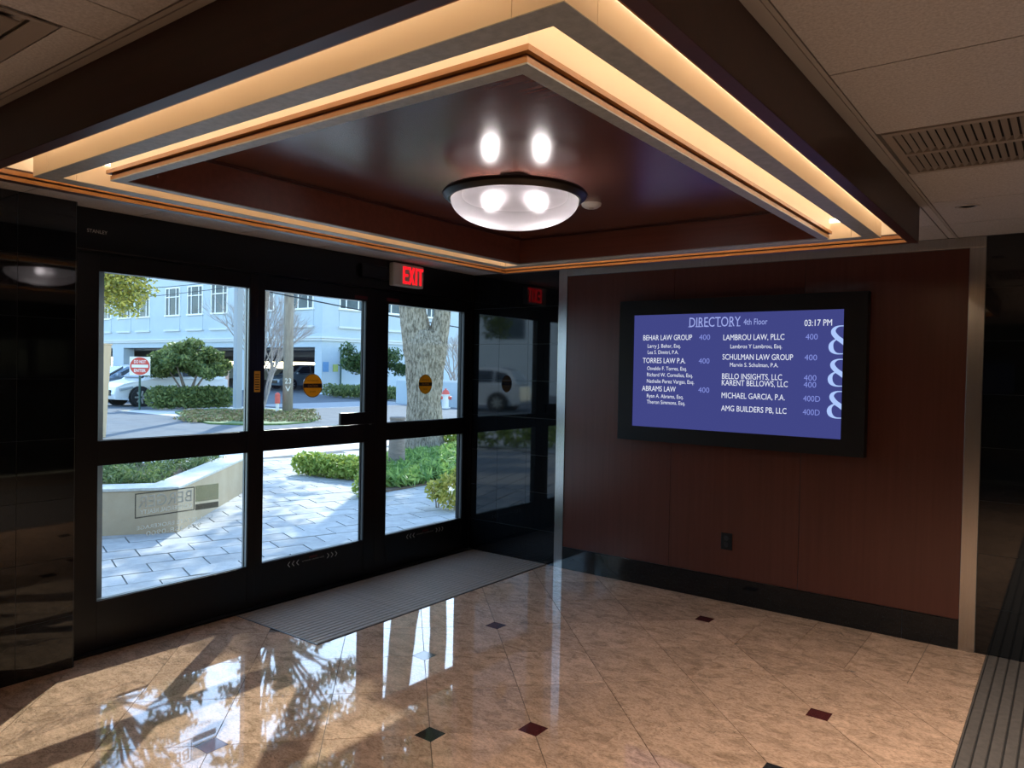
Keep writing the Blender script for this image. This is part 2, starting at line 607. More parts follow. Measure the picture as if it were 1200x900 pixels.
def put_text(mb, body, origin, right, up, width=None, height=None, offset=0.0, space=1.0):
    """flat lettering: origin = left end of the baseline, right and up = unit vectors in the surface"""
    v, f, x0, x1, y0, y1 = text_geo(body, offset, space)
    s = width / (x1 - x0) if width else None
    sy = s
    if height:
        sy = height / 0.69
        if s is None:
            s = sy
    o, r, u = (np.array(a, float) for a in (origin, right, up))
    b = len(mb.v)
    for p in v:
        mb.v.append(tuple(o + r * (p[0] - x0) * s + u * p[1] * sy))
    for q in f:
        mb.f.append(tuple(b + i for i in q))
    return mb


def clip(poly, n, d):
    """keep the part of a convex plan polygon with n.p <= d"""
    out = []
    for i in range(len(poly)):
        a, b = poly[i], poly[(i + 1) % len(poly)]
        da, db = n[0] * a[0] + n[1] * a[1] - d, n[0] * b[0] + n[1] * b[1] - d
        if da <= 0:
            out.append(a)
        if (da < 0 < db) or (db < 0 < da):
            t = da / (da - db)
            out.append((a[0] + (b[0] - a[0]) * t, a[1] + (b[1] - a[1]) * t))
    return out


def area(poly):
    return 0.5 * sum(poly[i][0] * poly[(i + 1) % len(poly)][1] - poly[(i + 1) % len(poly)][0] * poly[i][1] for i in range(len(poly)))


def foliage(name, blobs, leaf, m, parent=None, seed=1, flat=0.0, aspect=0.5, shell=0.45):
    """blobs: (centre, (rx, ry, rz), number of leaves). One mesh of small pointed leaves."""
    rg = np.random.default_rng(seed)
    P = []
    for c, r, n in blobs:
        d = rg.normal(size=(n, 3))
        d /= np.linalg.norm(d, axis=1)[:, None]
        rad = (shell + (1 - shell) * rg.random(n) ** 0.6)[:, None]
        P.append(np.array(c) + d * rad * np.array(r))
    P = np.concatenate(P)
    n = len(P)
    t = rg.normal(size=(n, 3))
    t[:, 2] *= (1 - flat)
    t /= np.linalg.norm(t, axis=1)[:, None]
    q = np.cross(t, rg.normal(size=(n, 3)))
    q /= np.linalg.norm(q, axis=1)[:, None]
    L = (leaf * (0.65 + 0.7 * rg.random(n)))[:, None]
    V = np.stack([P - t * L, P + q * L * aspect, P + t * L, P - q * L * aspect], 1).reshape(-1, 3)
    me = bpy.data.meshes.new(name)
    me.vertices.add(4 * n)
    me.vertices.foreach_set('co', V.astype(np.float32).ravel())
    me.loops.add(4 * n)
    me.loops.foreach_set('vertex_index', np.arange(4 * n, dtype=np.int32))
    me.polygons.add(n)
    me.polygons.foreach_set('loop_start', np.arange(0, 4 * n, 4, dtype=np.int32))
    me.polygons.foreach_set('loop_total', np.full(n, 4, dtype=np.int32))
    me.update(calc_edges=True)
    me.validate()
    return link(name, me, m, parent)


# ================================================================== THE ROOM
H = 2.395                       # ceiling height
XE, YE = 7.6, -8.6              # far ends of the lobby behind and beside the camera
XA, XB, XC, XD = 0.894, 0.975, 3.714, 3.796   # steel trims on the display wall
GX, GY = 0.111, -3.311          # granite wall left of the doors: face and corner

# ------------------------------------------------------------------ floor
floor = structure(MB().box(-0.10, XE, YE, 0.02, -0.12, -0.004).build('floor', grout))
MAT1 = (0.035, 0.822, -2.316, -0.004)         # recessed mat by the doors: x0 x1 y0 y1
MAT2 = (3.855, 6.40, -4.60, -0.004)  # right mat, its unseen reach enlarged to darken what the granite reflects
SP, A0, B0 = 0.638, -0.012, 2.80


def vert(a, b):
    s, d = SP * a + A0, SP * b * 0.992 + B0
    return ((s + d) / 2, (s - d) / 2)


INS = {(0, 0): inset_red, (0, 3): inset_red, (3, 0): inset_red, (3, 3): inset_red, (-3, 3): inset_red,
       (-1, 1): inset_black, (-1, 3): inset_black, (2, 4): inset_black, (6, 3): inset_red, (3, 6): inset_red,
       (0, 6): inset_red, (-3, 6): inset_red}
IH, JG = 0.0475, 0.0017
zones = []   # plan rectangles the diagonal field fills
BY, BX0 = -0.735, 2.66


def rect_clip(poly, x0, x1, y0, y1):
    for n, d in (((-1, 0), -x0), ((1, 0), x1), ((0, -1), -y0), ((0, 1), y1)):
        if len(poly) < 3:
            return []
        poly = clip(poly, n, d)
    return poly


# the field, cut around the two mats and the border by the display wall
zones = [(GX + 0.0, MAT1[1] + JG, YE, MAT1[2] - JG), (MAT1[1] + JG, BX0 - JG, YE, -0.002), (BX0 - JG, MAT2[0] - JG, YE, BY - JG),
         (MAT2[0] - JG, XE, YE, MAT2[2] - JG), (0.0, GX, GY, MAT1[2] - JG)]
for a in range(-16, 17):
    for b in range(-8, 30):
        c = vert(a + 0.5, b + 0.5)
        if not (-0.4 < c[0] < XE + 0.4 and -6.5 < c[1] < 0.4):
            continue
        q = [vert(a, b), vert(a + 1, b), vert(a + 1, b + 1), vert(a, b + 1)]
        if area(q) < 0:
            q.reverse()
        # joint gap
        q = [(c[0] + (p[0] - c[0]) * (1 - JG * 2 / 0.45), c[1] + (p[1] - c[1]) * (1 - JG * 2 / 0.45)) for p in q]
        for (va, vb) in ((a, b), (a + 1, b), (a + 1, b + 1), (a, b + 1)):
            if (va, vb) in INS:
                p = vert(va, vb)
                dx, dy = p[0] - c[0], p[1] - c[1]
                n = (math.copysign(1, dx), 0) if abs(dx) > abs(dy) else (0, math.copysign(1, dy))
                q = clip(q, n, n[0] * p[0] + n[1] * p[1] - IH - JG)
        for z in zones:
            w = rect_clip(q, *z)
            if len(w) >= 3 and area(w) > 0.002:
                cx = sum(p[0] for p in w) / len(w)
                cy = sum(p[1] for p in w) / len(w)
                MB().prism([(p[0] - cx, p[1] - cy) for p in w], -0.01, 0.0).build('marble_tile', marble, floor, loc=(cx, cy, 0))
# far corner behind the camera in one screed field (never in view)
MB().box(GX, XE, YE, -6.62, -0.01, -0.0005).build('rear_tile_field', marble, floor)['kind'] = 'stuff'
for (va, vb), im in INS.items():
    p = vert(va, vb)
    MB().box(-IH, IH, -IH, IH, -0.01, 0.0).build('stone_inset', im, floor, loc=(p[0], p[1], 0))
x = BX0
for x1 in (2.945, 3.258, 3.565, MAT2[0] - JG):
    MB().box(-(x1 - x) / 2 + JG, (x1 - x) / 2 - JG, BY / 2 + JG, -BY / 2 - 0.002, -0.01, 0.0).build('border_tile', marble, floor, loc=((x + x1) / 2, BY / 2, 0))
    x = x1


# ------------------------------------------------------------------ granite cladding
def granite_field(parent, axis, plane, lo, hi, cuts, zc, out, z_top):
    """12 inch granite tiles on a wall; axis 'x' = wall faces +x (runs in y), 'y' = wall faces -y (runs in x)"""
    zs = [0.0] + zc + [z_top]
    g = 0.0011
    for i in range(len(cuts) - 1):
        a, b = cuts[i] + g, cuts[i + 1] - g
        for k in range(len(zs) - 1):
            z0, z1 = zs[k] + g, zs[k + 1] - g
            w, h = (b - a) / 2, (z1 - z0) / 2
            if axis == 'x':
                MB().box(-out, 0, -w, w, -h, h).build('granite_tile', granite, parent, loc=(plane, (a + b) / 2, (z0 + z1) / 2))
            else:
                MB().box(-w, w, 0, out, -h, h).build('granite_tile', granite, parent, loc=((a + b) / 2, plane, (z0 + z1) / 2))


COURSES = [0.272 + 0.3046 * i for i in range(7)]
wall_left = structure(MB().box(-0.16, GX - 0.003, YE, GY + 0.003, 0, H).build('wall_left', granite_grout))
cl = [GY - 0.2645 - 0.3048 * i for i in range(0, 9)][::-1] + [GY]
granite_field(wall_left, 'x', GX, 0, 0, cl, COURSES, 0.008, H - 0.001)
MB().box(GX - 0.008, GX, YE, cl[0] - 0.001, 0, H).build('granite_field', granite, wall_left)['kind'] = 'stuff'
# return of that wall to the door frame
MB().box(-0.16, GX - 0.003, GY + 0.0025, GY + 0.006, 0, H).build('granite_return', granite, wall_left)

wall_right = structure(MB().box(-0.16, XE, 0.003, 0.16, 0, H + 0.1).build('wall_right', granite_grout))
granite_field(wall_right, 'y', 0.0, 0, 0, [0.0, 0.292, 0.594, XA], COURSES, 0.008, H - 0.001)
granite_field(wall_right, 'y', 0.0, 0, 0, [XD + 0.36 * 0 + 0.3048 * i for i in range(0, 8)], COURSES, 0.008, H - 0.001)
MB().box(XD + 7 * 0.3048, XE, -0.0, 0.008, 0, H).build('granite_field', granite, wall_right)['kind'] = 'stuff'
px = [XB, 1.888, 2.800, XC]
for i in range(3):
    w = (px[i + 1] - px[i]) / 2 - 0.0012
    MB().box(-w, w, -0.006, 0.012, -1.0765, 1.0765).build('wood_panel', mahogany, wall_right, bevel=0.0012, loc=((px[i] + px[i + 1]) / 2, 0, 0.175 + 1.0765))
baseboard = structure(MB().box(XB, XC, -0.002, 0.01, 0.0, 0.170).build('baseboard_right', granite_grout))
bx = [XB, 1.272, 2.345, 3.418, XC]
for i in range(4):
    w = (bx[i + 1] - bx[i]) / 2 - 0.001
    MB().box(-w, w, -0.010, 0.0, -0.0862, 0.0862).build('baseboard_stone', base_granite, baseboard, bevel=0.001, loc=((bx[i] + bx[i + 1]) / 2, -0.004, 0.0867))
structure(MB().box(XA + 0.001, XB - 0.0005, -0.012, 0.006, 0.0, H - 0.002).build('trim_1', steel, bevel=0.001))
structure(MB().box(XC + 0.0005, XD - 0.001, -0.012, 0.006, 0.0, 2.330).build('trim_2', steel, bevel=0.001))
structure(MB().box(XB, XD - 0.001, -0.012, 0.006, 2.331, H - 0.002).build('trim_3', steel, bevel=0.001))
# walls out of view behind the camera
structure(MB().box(XE, XE + 0.15, YE, 0.16, 0, H + 0.1).build('wall_far_right', granite))
structure(MB().box(-0.16, XE + 0.15, YE - 0.15, YE, 0, H + 0.1).build('wall_back', granite))

# ------------------------------------------------------------------ door wall: header, sidelight, two sliding doors
wf = structure(MB().box(-0.16, 0.012, GY + 0.006, -0.002, 2.175, H).build('wall_front', black_alu, bevel=0.003))
MB().box(-0.16, 0.010, GY + 0.006, -0.002, 2.165, 2.1745).build('header_track', black_alu, wf)
MB().box(-0.14, 0.004, GY + 0.006, GY + 0.050, 0.0, 2.165).build('end_jamb', black_alu, wf)
MB().box(-0.14, 0.004, -0.034, -0.002, 0.0, 2.165).build('end_jamb', black_alu, wf)
MB().box(-0.036, -0.010, -0.0335, -0.0325 + 0.0, 0.0, 2.165).build('jamb_weatherstrip', alu, wf)
MB().box(-0.15, 0.030, GY + 0.006, -0.002, 0.0, 0.012).build('threshold', black_alu, wf)
p = on_x(102, 272.5, 0.014)
t = MB()
put_text(t, 'STANLEY', (0.0125, on_x(102, 271.5, 0.0125)[1], on_x(102, 271.5, 0.0125)[2]), (0, 1, 0), (0, 0, 1), width=0.105, offset=0.012)
t.build('maker_lettering', dim_ink, wf)
MB().box(0.0122, 0.018, -1.135, -1.09, 2.286, 2.312).build('sensor_label', dim_ink, wf)
MB().box(0.012, 0.050, -1.33, -1.06, 2.235, 2.335).build('motion_sensor', black_alu, wf, bevel=0.008)
for yy in (-0.045,):
    MB().lathe([(0.0, 0.003), (0.004, 0.003), (0.004, 0.0)], (0.0125, yy, 2.18), 10, 'x').build('screw_head', alu, wf)

ZB, ZM1, ZM2, ZT = 0.281, 1.017, 1.153, 2.067


def leaf_frame(name, xf, xb, y0, y1, p0, p1, top):
    """stiles and rails round two stacked panes; xf front face, xb back face"""
    root = structure(bpy.data.objects.new(name, None))
    COL.objects.link(root)
    z0 = 0.014
    MB().box(xb, xf, y0, p0, z0, top).build('stile', black_alu, root, bevel=0.002)
    MB().box(xb, xf, p1, y1, z0, top).build('stile', black_alu, root, bevel=0.002)
    MB().box(xb, xf - 0.001, p0, p1, z0, ZB).build('bottom_rail', black_alu, root, bevel=0.002)
    MB().box(xb, xf - 0.001, p0, p1, ZM1, ZM2).build('middle_rail', black_alu, root, bevel=0.002)
    MB().box(xb, xf - 0.001, p0, p1, ZT, top).build('top_rail', black_alu, root, bevel=0.002)
    xg = (xf + xb) / 2
    for a, b in ((ZB, ZM1), (ZM2, ZT)):
        gl = MB().poly([(xg, p0, a), (xg, p1, a), (xg, p1, b), (xg, p0, b)]).build('glass_pane', glass, root)
        # glazing stops: slim metal beads in front of the glass
        s = 0.005
        MB().box(xg + 0.002, xf - 0.008, p1 - s * 0.4, p1, a, b).build('glazing_bead', alu if name == 'window_1' else dark_bead, gl)
        MB().box(xb + 0.006, xg - 0.006, p1 - s, p1, a, b).build('glazing_bead', alu if name == 'window_1' else black_alu, gl)
        MB().box(xg + 0.002, xf - 0.008, p0, p1, a, a + s * 0.7).build('glazing_bead', black_alu, gl)
    return root


win = leaf_frame('window_1', 0.0, -0.055, GY + 0.051, -2.163, -3.145, -2.222, 2.1649)
d1 = leaf_frame('door_1', -0.012, -0.068, -2.161, -1.116, -2.100, -1.229, 2.1649)
d2 = leaf_frame('door_2', -0.012, -0.068, -1.114, -0.036, -1.000, -0.104, 2.1649)
# wider post seen outside the sidelight
MB().box(-0.30, -0.14, GY + 0.02, -3.055, 0.0, 2.4).build('outer_post', alu, win)
# lock box, cylinder, stickers
q = on_x(398, 490, 0.0)
MB().box(-0.012, 0.012, on_x(398, 493, 0)[1], -1.150, 1.155, 1.245).build('lock_box', black_alu, d1, bevel=0.004)
yl = on_x(437, 495.5, -0.01)
MB().lathe([(0, 0.014), (0.010, 0.014), (0.014, 0.006), (0.014, 0.0)], (-0.012, yl[1] - 0.03, yl[2]), 20, 'x').build('lock_cylinder', alu, d1, smooth=True)
MB().box(0.0005, 0.0012, -2.185, -2.140, 1.405, 1.540).build('yellow_warning_sticker', decal_yellow, win)
t = MB()
for k in range(7):
    t.box(0.0014, 0.0016, -2.180, -2.147, 1.418 + k * 0.016, 1.424 + k * 0.016)
t.build('sticker_print', decal_black, win)
for dd, (a, b) in ((d1, ((416, 345), (431, 351))), (d2, ((453, 348), (468, 354)))):
    pa, pb = on_x(*a, -0.0115), on_x(*b, -0.0115)
    MB().box(-0.0119, -0.0113, pa[1], pb[1], pb[2] - 0.003, pa[2] - 0.005).build('dark_red_sticker', red_ink, dd)
# bottom rail decals: chevrons, lettering bars and an emblem
for dd, (a, b) in ((d1, ((336, 662.5), (396, 648.0))), (d2, ((475.5, 630.5), (520, 618.0)))):
    pa, pb = on_x(*a, -0.0125), on_x(*b, -0.0125)
    y0, y1, zc = pa[1], pb[1], (pa[2] + pb[2]) / 2
    xx = -0.0126
    t = MB()
    w = y1 - y0
    for k in range(3):
        for s in (-1, 1):
            yc = (y0 + 0.012 + k * 0.036) if s < 0 else (y1 - 0.012 - k * 0.036)
            dy, dz, th = s * -0.016, 0.018, 0.006
            for sg in (-1, 1):
                t.poly([(xx, yc, zc), (xx, yc - s * -th, zc), (xx, yc + dy - s * -th, zc + sg * dz), (xx, yc + dy, zc + sg * dz)])
    t.build('chevron_print', white_ink, dd)
    t = MB()
    put_text(t, 'AUTOMATIC  CAUTION  DOOR', (xx, y0 + 0.125, zc - 0.004), (0, 1, 0), (0, 0, 1), width=w - 0.25, height=0.009)
    t.build('decal_lettering', dim_ink, dd)
    t = MB()
    t.box(xx, xx + 0.0003, y0 + w * 0.42, y0 + w * 0.58, zc + 0.012, zc + 0.026)
    t.build('decal_emblem', red_ink, dd)
# round caution decals on the glass
for dd, (c, l, r, tp, bt) in ((d1, ((366.5, 452), (355.5, 452), (377.8, 452), (366, 438), (366, 466))), (d2, ((498.5, 450.2), (491, 450), (506.8, 450), (498, 439), (498, 461.8)))):
    xg = -0.0385
    pc = on_x(*c, xg)
    ry = (on_x(*r, xg)[1] - on_x(*l, xg)[1]) / 2
    rz = (on_x(*tp, xg)[2] - on_x(*bt, xg)[2]) / 2
    R = (ry + rz) / 2
    disc = MB().lathe([(0.0, 0.0006), (R, 0.0006), (R, 0.0), (0.0, 0.0)], (xg, pc[1], pc[2]), 48, 'x').build('caution_decal', decal_amber, dd)
    MB().lathe([(R * 0.94, 0.0009), (R * 0.985, 0.0009)], (xg, pc[1], pc[2]), 48, 'x').build('decal_rim', decal_black, disc)
    hb = R * 0.18
    hw = math.sqrt(R * R - hb * hb) * 0.985
    MB().box(xg + 0.0006, xg + 0.001, pc[1] - hw, pc[1] + hw, pc[2] - hb, pc[2] + hb).build('decal_band', decal_black, disc)
    t = MB()
    put_text(t, 'CAUTION', (xg + 0.0013, pc[1] - R * 0.52, pc[2] - hb * 0.45), (0, 1, 0), (0, 0, 1), width=R * 1.04)
    t.build('decal_word', decal_yellow, disc)
    t = MB()
    put_text(t, 'AUTOMATIC', (xg + 0.0010, pc[1] - R * 0.55, pc[2] + R * 0.36), (0, 1, 0), (0, 0, 1), width=R * 1.1)
    put_text(t, 'DOOR', (xg + 0.0010, pc[1] - R * 0.3, pc[2] - R * 0.58), (0, 1, 0), (0, 0, 1), width=R * 0.6)
    t.build('decal_small_print', decal_black, disc)
# company lettering on the outside of the sidelight, seen in reverse
xg = -0.0285
L = (0, -1, 0)
U = (0, 0, 1)


def sl(px, py):
    return on_x(px, py, xg)


t = MB()
p0, p1 = sl(158, 580), sl(228, 571)
zt_, zb_ = 0.838, 0.695
yl_, yr_ = sl(158, 590)[1], sl(228, 590)[1]
e = 0.007
t.box(xg, xg + 0.0004, yl_, yr_, zt_ - e, zt_)
t.box(xg, xg + 0.0004, yl_, yr_, zb_, zb_ + e)
t.box(xg, xg + 0.0004, yl_, yl_ + e, zb_ + e, zt_ - e)
t.box(xg, xg + 0.0004, yr_ - e, yr_, zb_ + e, zt_ - e)
t.build('logo_outline', film_dark, win)
t = MB()
put_text(t, 'BERGER', (xg, yr_ - 0.018, zb_ + 0.058), L, U, width=yr_ - yl_ - 0.036, height=0.066, offset=0.008)
t.build('logo_name', film_text, win)
t = MB()
put_text(t, 'COMMERCIAL REALTY', (xg, yr_ - 0.018, zb_ + 0.020), L, U, width=yr_ - yl_ - 0.05, height=0.024)
put_text(t, 'REAL ESTATE BROKERAGE', (xg, yr_ + 0.12, 0.628), L, U, width=0.47, height=0.022)
put_text(t, '954-358-0900', (xg, yr_ + 0.045, 0.585), L, U, width=0.34, height=0.027)
t.build('glass_lettering', film_text, win)
yb = sl(256, 580)[1]
MB().box(xg, xg + 0.0004, yr_ + 0.004, yb, 0.742, 0.840).build('logo_green_block', film_green, win)
MB().box(xg, xg + 0.0004, yr_ + 0.004, yb, 0.692, 0.728).build('logo_grey_block', film_dark, win)

# ------------------------------------------------------------------ recessed mats
def floor_mat(name, label, box, pitch, rm):
    x0, x1, y0, y1 = box
    t = thing(name, label, 'floor mat', ((x0 + x1) / 2, (y0 + y1) / 2, 0))
    MB().box(x0 + 0.001, x1 - 0.001, y0 + 0.001, y1, -0.0035, -0.0015).build('mat_pan', mat_base, t)
    MB().box(x0 + 0.001, x1 - 0.001, y0 + 0.001, y0 + 0.006, -0.0035, 0.004).build('edge_frame', alu if rm is mat_rail else mat_rail_dark, t)
    MB().box(x1 - 0.006 if rm is mat_rail else x0 + 0.001, x1 - 0.001 if rm is mat_rail else x0 + 0.006, y0 + 0.007, y1, -0.0035, 0.004).build('edge_frame', mat_rail_dark, t)
    n = int((x1 - x0 - 0.014) / pitch)
    w = (x1 - x0 - 0.014) / n
    me = None
    for i in range(n):
        cx = x0 + 0.007 + (i + 0.5) * w
        if me is None:
            hw, hl = w * 0.455, (y1 - y0 - 0.008) / 2
            me = MB().sweep([(-hw, -hl, -0.003), (hw, -hl, -0.003), (hw * 0.85, -hl, 0.005), (-hw * 0.85, -hl, 0.005)],
                            [(-hw, hl, -0.003), (hw, hl, -0.003), (hw * 0.85, hl, 0.005), (-hw * 0.85, hl, 0.005)]).mesh('rail')
        link('rail', me, rm, t, loc=(cx, (y0 + y1) / 2 + 0.003, 0))
    kids(t)
    return t


floor_mat('entrance_mat', 'grey ribbed metal entrance mat set in the floor before the glass doors', MAT1, 0.0375, mat_rail)
floor_mat('entrance_mat', 'brown ribbed floor mat at the right edge beside the steel strip', MAT2, 0.050, mat_rail_dark)

# ------------------------------------------------------------------ ceiling
OX0, OX1, OY0, OY1 = 1.115, 3.602, -4.102, -1.025      # coffer beam, outside
ZBM = 2.22
ceil = structure(MB().box(-0.16, OX0 + 0.01, YE, 0.16, H + 0.02, H + 0.12).box(OX1 - 0.01, XE, YE, 0.16, H + 0.02, H + 0.12)
                 .box(OX0 + 0.01, OX1 - 0.01, YE, OY0 + 0.01, H + 0.02, H + 0.12).box(OX0 + 0.01, OX1 - 0.01, OY1 - 0.01, 0.16, H + 0.02, H + 0.12).build('ceiling', grid_metal))
VENT_R = (3.668, 4.880, -2.285, -1.678)
VENT_L = (1.575, 2.205, -4.865, -4.245)


def ceiling_tile(x0, x1, y0, y1, z=H):
    g = 0.003
    MB().box(-(x1 - x0) / 2 + g, (x1 - x0) / 2 - g, -(y1 - y0) / 2 + g, (y1 - y0) / 2 - g, 0, 0.014).build('ceiling_tile', acoustic, ceil, loc=((x0 + x1) / 2, (y0 + y1) / 2, z + 0.001))


# right side: 2 x 4 ft tiles
ys = [0.0, -0.47, -1.068] + [-1.068 - 0.6096 * i for i in range(1, 13)]
ys = [y for y in ys if y > YE] + [YE]
for xs in ((3.652, 4.871), (4.871, 6.090), (6.090, XE)):
    for i in range(len(ys) - 1):
        if xs[0] < 4 and abs(ys[i] + 1.678) < 0.02:
            continue
        ceiling_tile(xs[0], xs[1], ys[i + 1], ys[i])
for i in range(2):
    ceiling_tile(OX1 + 0.0, 3.640, ys[i + 1] if i == 0 else OY1, ys[i])
MB().box(3.640, 3.652, YE, 0.0, H - 0.001, H + 0.02).build('grid_runner', grid_metal, ceil)
MB().box(OX1 + 0.001, 3.639, OY0, OY1, H - 0.004, H + 0.02).build('wall_angle', grid_metal, ceil)
# near side
xs = [0.0, 0.57, 1.18, 1.79, 2.40, 3.01, 3.640]
for i in range(6):
    for (y0, y1) in ((-5.36, -4.142), (-6.58, -5.36), (YE, -6.58)):
        if i == 3 - 0 and y1 > -4.2 and False:
            continue
        if xs[i] > 1.7 and xs[i] < 2.0 and y1 > -4.2:
            ceiling_tile(2.21, xs[i + 1], y0, y1)
            continue
        if xs[i] > 1.1 and xs[i] < 1.3 and y1 > -4.2:
            ceiling_tile(xs[i], 1.57, y0, y1)
            ceiling_tile(1.57, 2.21, y0, -4.870)
            ceiling_tile(1.57, 2.21, -4.240, y1)
            continue
        ceiling_tile(xs[i], xs[i + 1], y0, y1)
MB().box(0.0, 3.640, -4.142, -4.128, H - 0.001, H + 0.02).build('grid_runner', grid_metal, ceil)
MB().box(0.0, 3.640, -4.127, OY0 - 0.001, H - 0.004, H + 0.02).build('wall_angle', grid_metal, ceil)
# strips beyond the coffer
yy = [OY0, -3.55, -2.94, -2.33, -1.72, OY1 + 0.02]
for i in range(5):
    ceiling_tile(0.0, 0.56, yy[i], yy[i + 1])
    ceiling_tile(0.56, OX0 - 0.002, yy[i], yy[i + 1])
xx = [0.0, 0.56, 1.17, 1.78, 2.39, 3.0, 3.602]
for i in range(6):
    ceiling_tile(xx[i], xx[i + 1], -0.47, 0.0)
    ceiling_tile(xx[i], xx[i + 1], OY1 + 0.022, -0.47)

# ventilation grille on the right
v = thing('ceiling_vent', 'taupe slatted air grille in the ceiling tiles right of the wooden beam', 'vent', ((VENT_R[0] + VENT_R[1]) / 2, (VENT_R[2] + VENT_R[3]) / 2, H))
x0, x1, y0, y1 = VENT_R
MB().box(x0, x1, y0, y1, H + 0.012, H + 0.016).build('backing', vent_dark, v)
f_ = 0.028
MB().box(x0, x0 + f_, y0, y1, H - 0.004, H + 0.012).build('frame_side', vent_metal, v)
MB().box(x1 - f_, x1, y0, y1, H - 0.004, H + 0.012).build('frame_side', vent_metal, v)
ym = (y0 + y1) / 2
for a, b in ((y0, y0 + f_), (ym - 0.014, ym + 0.014), (y1 - f_, y1)):
    MB().box(x0 + f_, x1 - f_, a, b, H - 0.004, H + 0.012).build('frame_bar', vent_metal, v)
n = 46
w = (x1 - x0 - 2 * f_) / n
hl = (ym - 0.014 - y0 - f_) / 2
me = MB().sweep([(-w * 0.36, -hl, 0.0), (-w * 0.26, -hl, -0.004), (w * 0.30, -hl, 0.008), (w * 0.24, -hl, 0.011)],
                [(-w * 0.36, hl, 0.0), (-w * 0.26, hl, -0.004), (w * 0.30, hl, 0.008), (w * 0.24, hl, 0.011)]).mesh('slat')
for i in range(n):
    for s in (0, 1):
        cy = y0 + f_ + hl if s == 0 else y1 - f_ - hl
        link('slat', me, vent_metal, v, loc=(x0 + f_ + (i + 0.5) * w, cy, H))
kids(v)
# square diffuser on the left
x0, x1, y0, y1 = VENT_L
v = thing('ceiling_vent', 'square grey air diffuser in the ceiling at the top left corner', 'vent', ((x0 + x1) / 2, (y0 + y1) / 2, H))
MB().box(x0, x1, y0, y1, H + 0.030, H + 0.034).build('backing', vent_dark, v)
for k in range(5):
    a = 0.0 + k * 0.062
    b = a + (0.045 if k == 0 else 0.04)
    z0, z1 = H - 0.003 + (0 if k == 0 else 0.004), H + (0.008 if k == 0 else 0.024)
    t = MB()
    for (xa, xb, ya, yb, xa2, xb2, ya2, yb2) in ():
        pass
    o4 = [(x0 + a, y0 + a), (x1 - a, y0 + a), (x1 - a, y1 - a), (x0 + a, y1 - a)]
    i4 = [(x0 + b, y0 + b), (x1 - b, y0 + b), (x1 - b, y1 - b), (x0 + b, y1 - b)]
    for e in range(4):
        g = (e + 1) % 4
        t.sweep([(*o4[e], z0), (*o4[g], z0), (*i4[g], z1), (*i4[e], z1)], [(*o4[e], z0 + 0.003), (*o4[g], z0 + 0.003), (*i4[g], z1 + 0.003), (*i4[e], z1 + 0.003)])
    t.build('louvre', vent_metal, v)
kids(v)

# recessed downlights: one in view (dark), the lit ones are unseen, added as interior fill
def downlight(x, y, label, lit):
    t = thing('recessed_downlight', label, 'downlight', (x, y, H), 'recessed ceiling cans')
    MB().lathe([(0.036, 0.002), (0.038, -0.004), (0.050, -0.003), (0.052, 0.0)], (x, y, H), 40).build('trim_ring', acoustic if not lit else white_plastic, t, smooth=True)
    if lit:
        MB().lathe([(0.0, 0.0), (0.036, 0.0)], (x, y, H), 24).build('lens', fill_can_m, t)
        l = bpy.data.lights.new('fill_can_lamp', 'SPOT')
        l.energy = FILL_CAN_WATTS
        l.spot_size = math.radians(130)
        l.spot_blend = 0.7
        l.shadow_soft_size = 0.05
        l.color = (1.0, 0.89, 0.79)
        lo = bpy.data.objects.new('fill_can_lamp', l)
        COL.objects.link(lo)
        lo.location = (x, y, H - 0.03)
        lo.parent = t
    else:
        MB().lathe([(0.0, 0.001), (0.036, 0.001)], (x, y, H), 24).build('lens', acoustic, t)
    kids(t)


downlight(3.785, -0.905, 'small round recessed ceiling can near the display wall, right of the beam', False)
for x, y, lab in ((4.75, -2.3, 'added unseen fill can over the right hand floor mat'), (5.0, -4.2, 'added unseen fill can just right of the camera'), 
                  (6.6, -3.1, 'added unseen fill can by the far right wall')):
    downlight(x, y, lab, True)

# ------------------------------------------------------------------ the lit wooden coffer
cof = thing('ceiling_coffer', 'large dark wooden ceiling coffer with glowing cream light troughs', 'ceiling coffer', ((OX0 + OX1) / 2, (OY0 + OY1) / 2, ZBM))
TB = 0.040


def ring4(x0, x1, y0, y1, w):
    """four bars of a rectangular ring: (x0,x1,y0,y1) each"""
    return [(x0, x1, y0, y0 + w), (x0, x1, y1 - w, y1), (x0, x0 + w, y0 + w, y1 - w), (x1 - w, x1, y0 + w, y1 - w)]


ZC = 2.470     # top of the light troughs
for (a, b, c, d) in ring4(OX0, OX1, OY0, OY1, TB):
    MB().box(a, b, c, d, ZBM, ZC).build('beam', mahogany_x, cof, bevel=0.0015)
# orange-brown lips along the inside of the beam
ix0, ix1, iy0, iy1 = OX0 + TB, OX1 - TB, OY0 + TB, OY1 - TB
for z0, z1, w in ((ZBM + 0.001, ZBM + 0.014, 0.004), (ZBM + 0.021, ZBM + 0.036, 0.009)):
    for (a, b, c, d) in ring4(ix0, ix1, iy0, iy1, w):
        MB().box(a, b, c, d, z0, z1).build('wood_lip', lip_wood, cof)
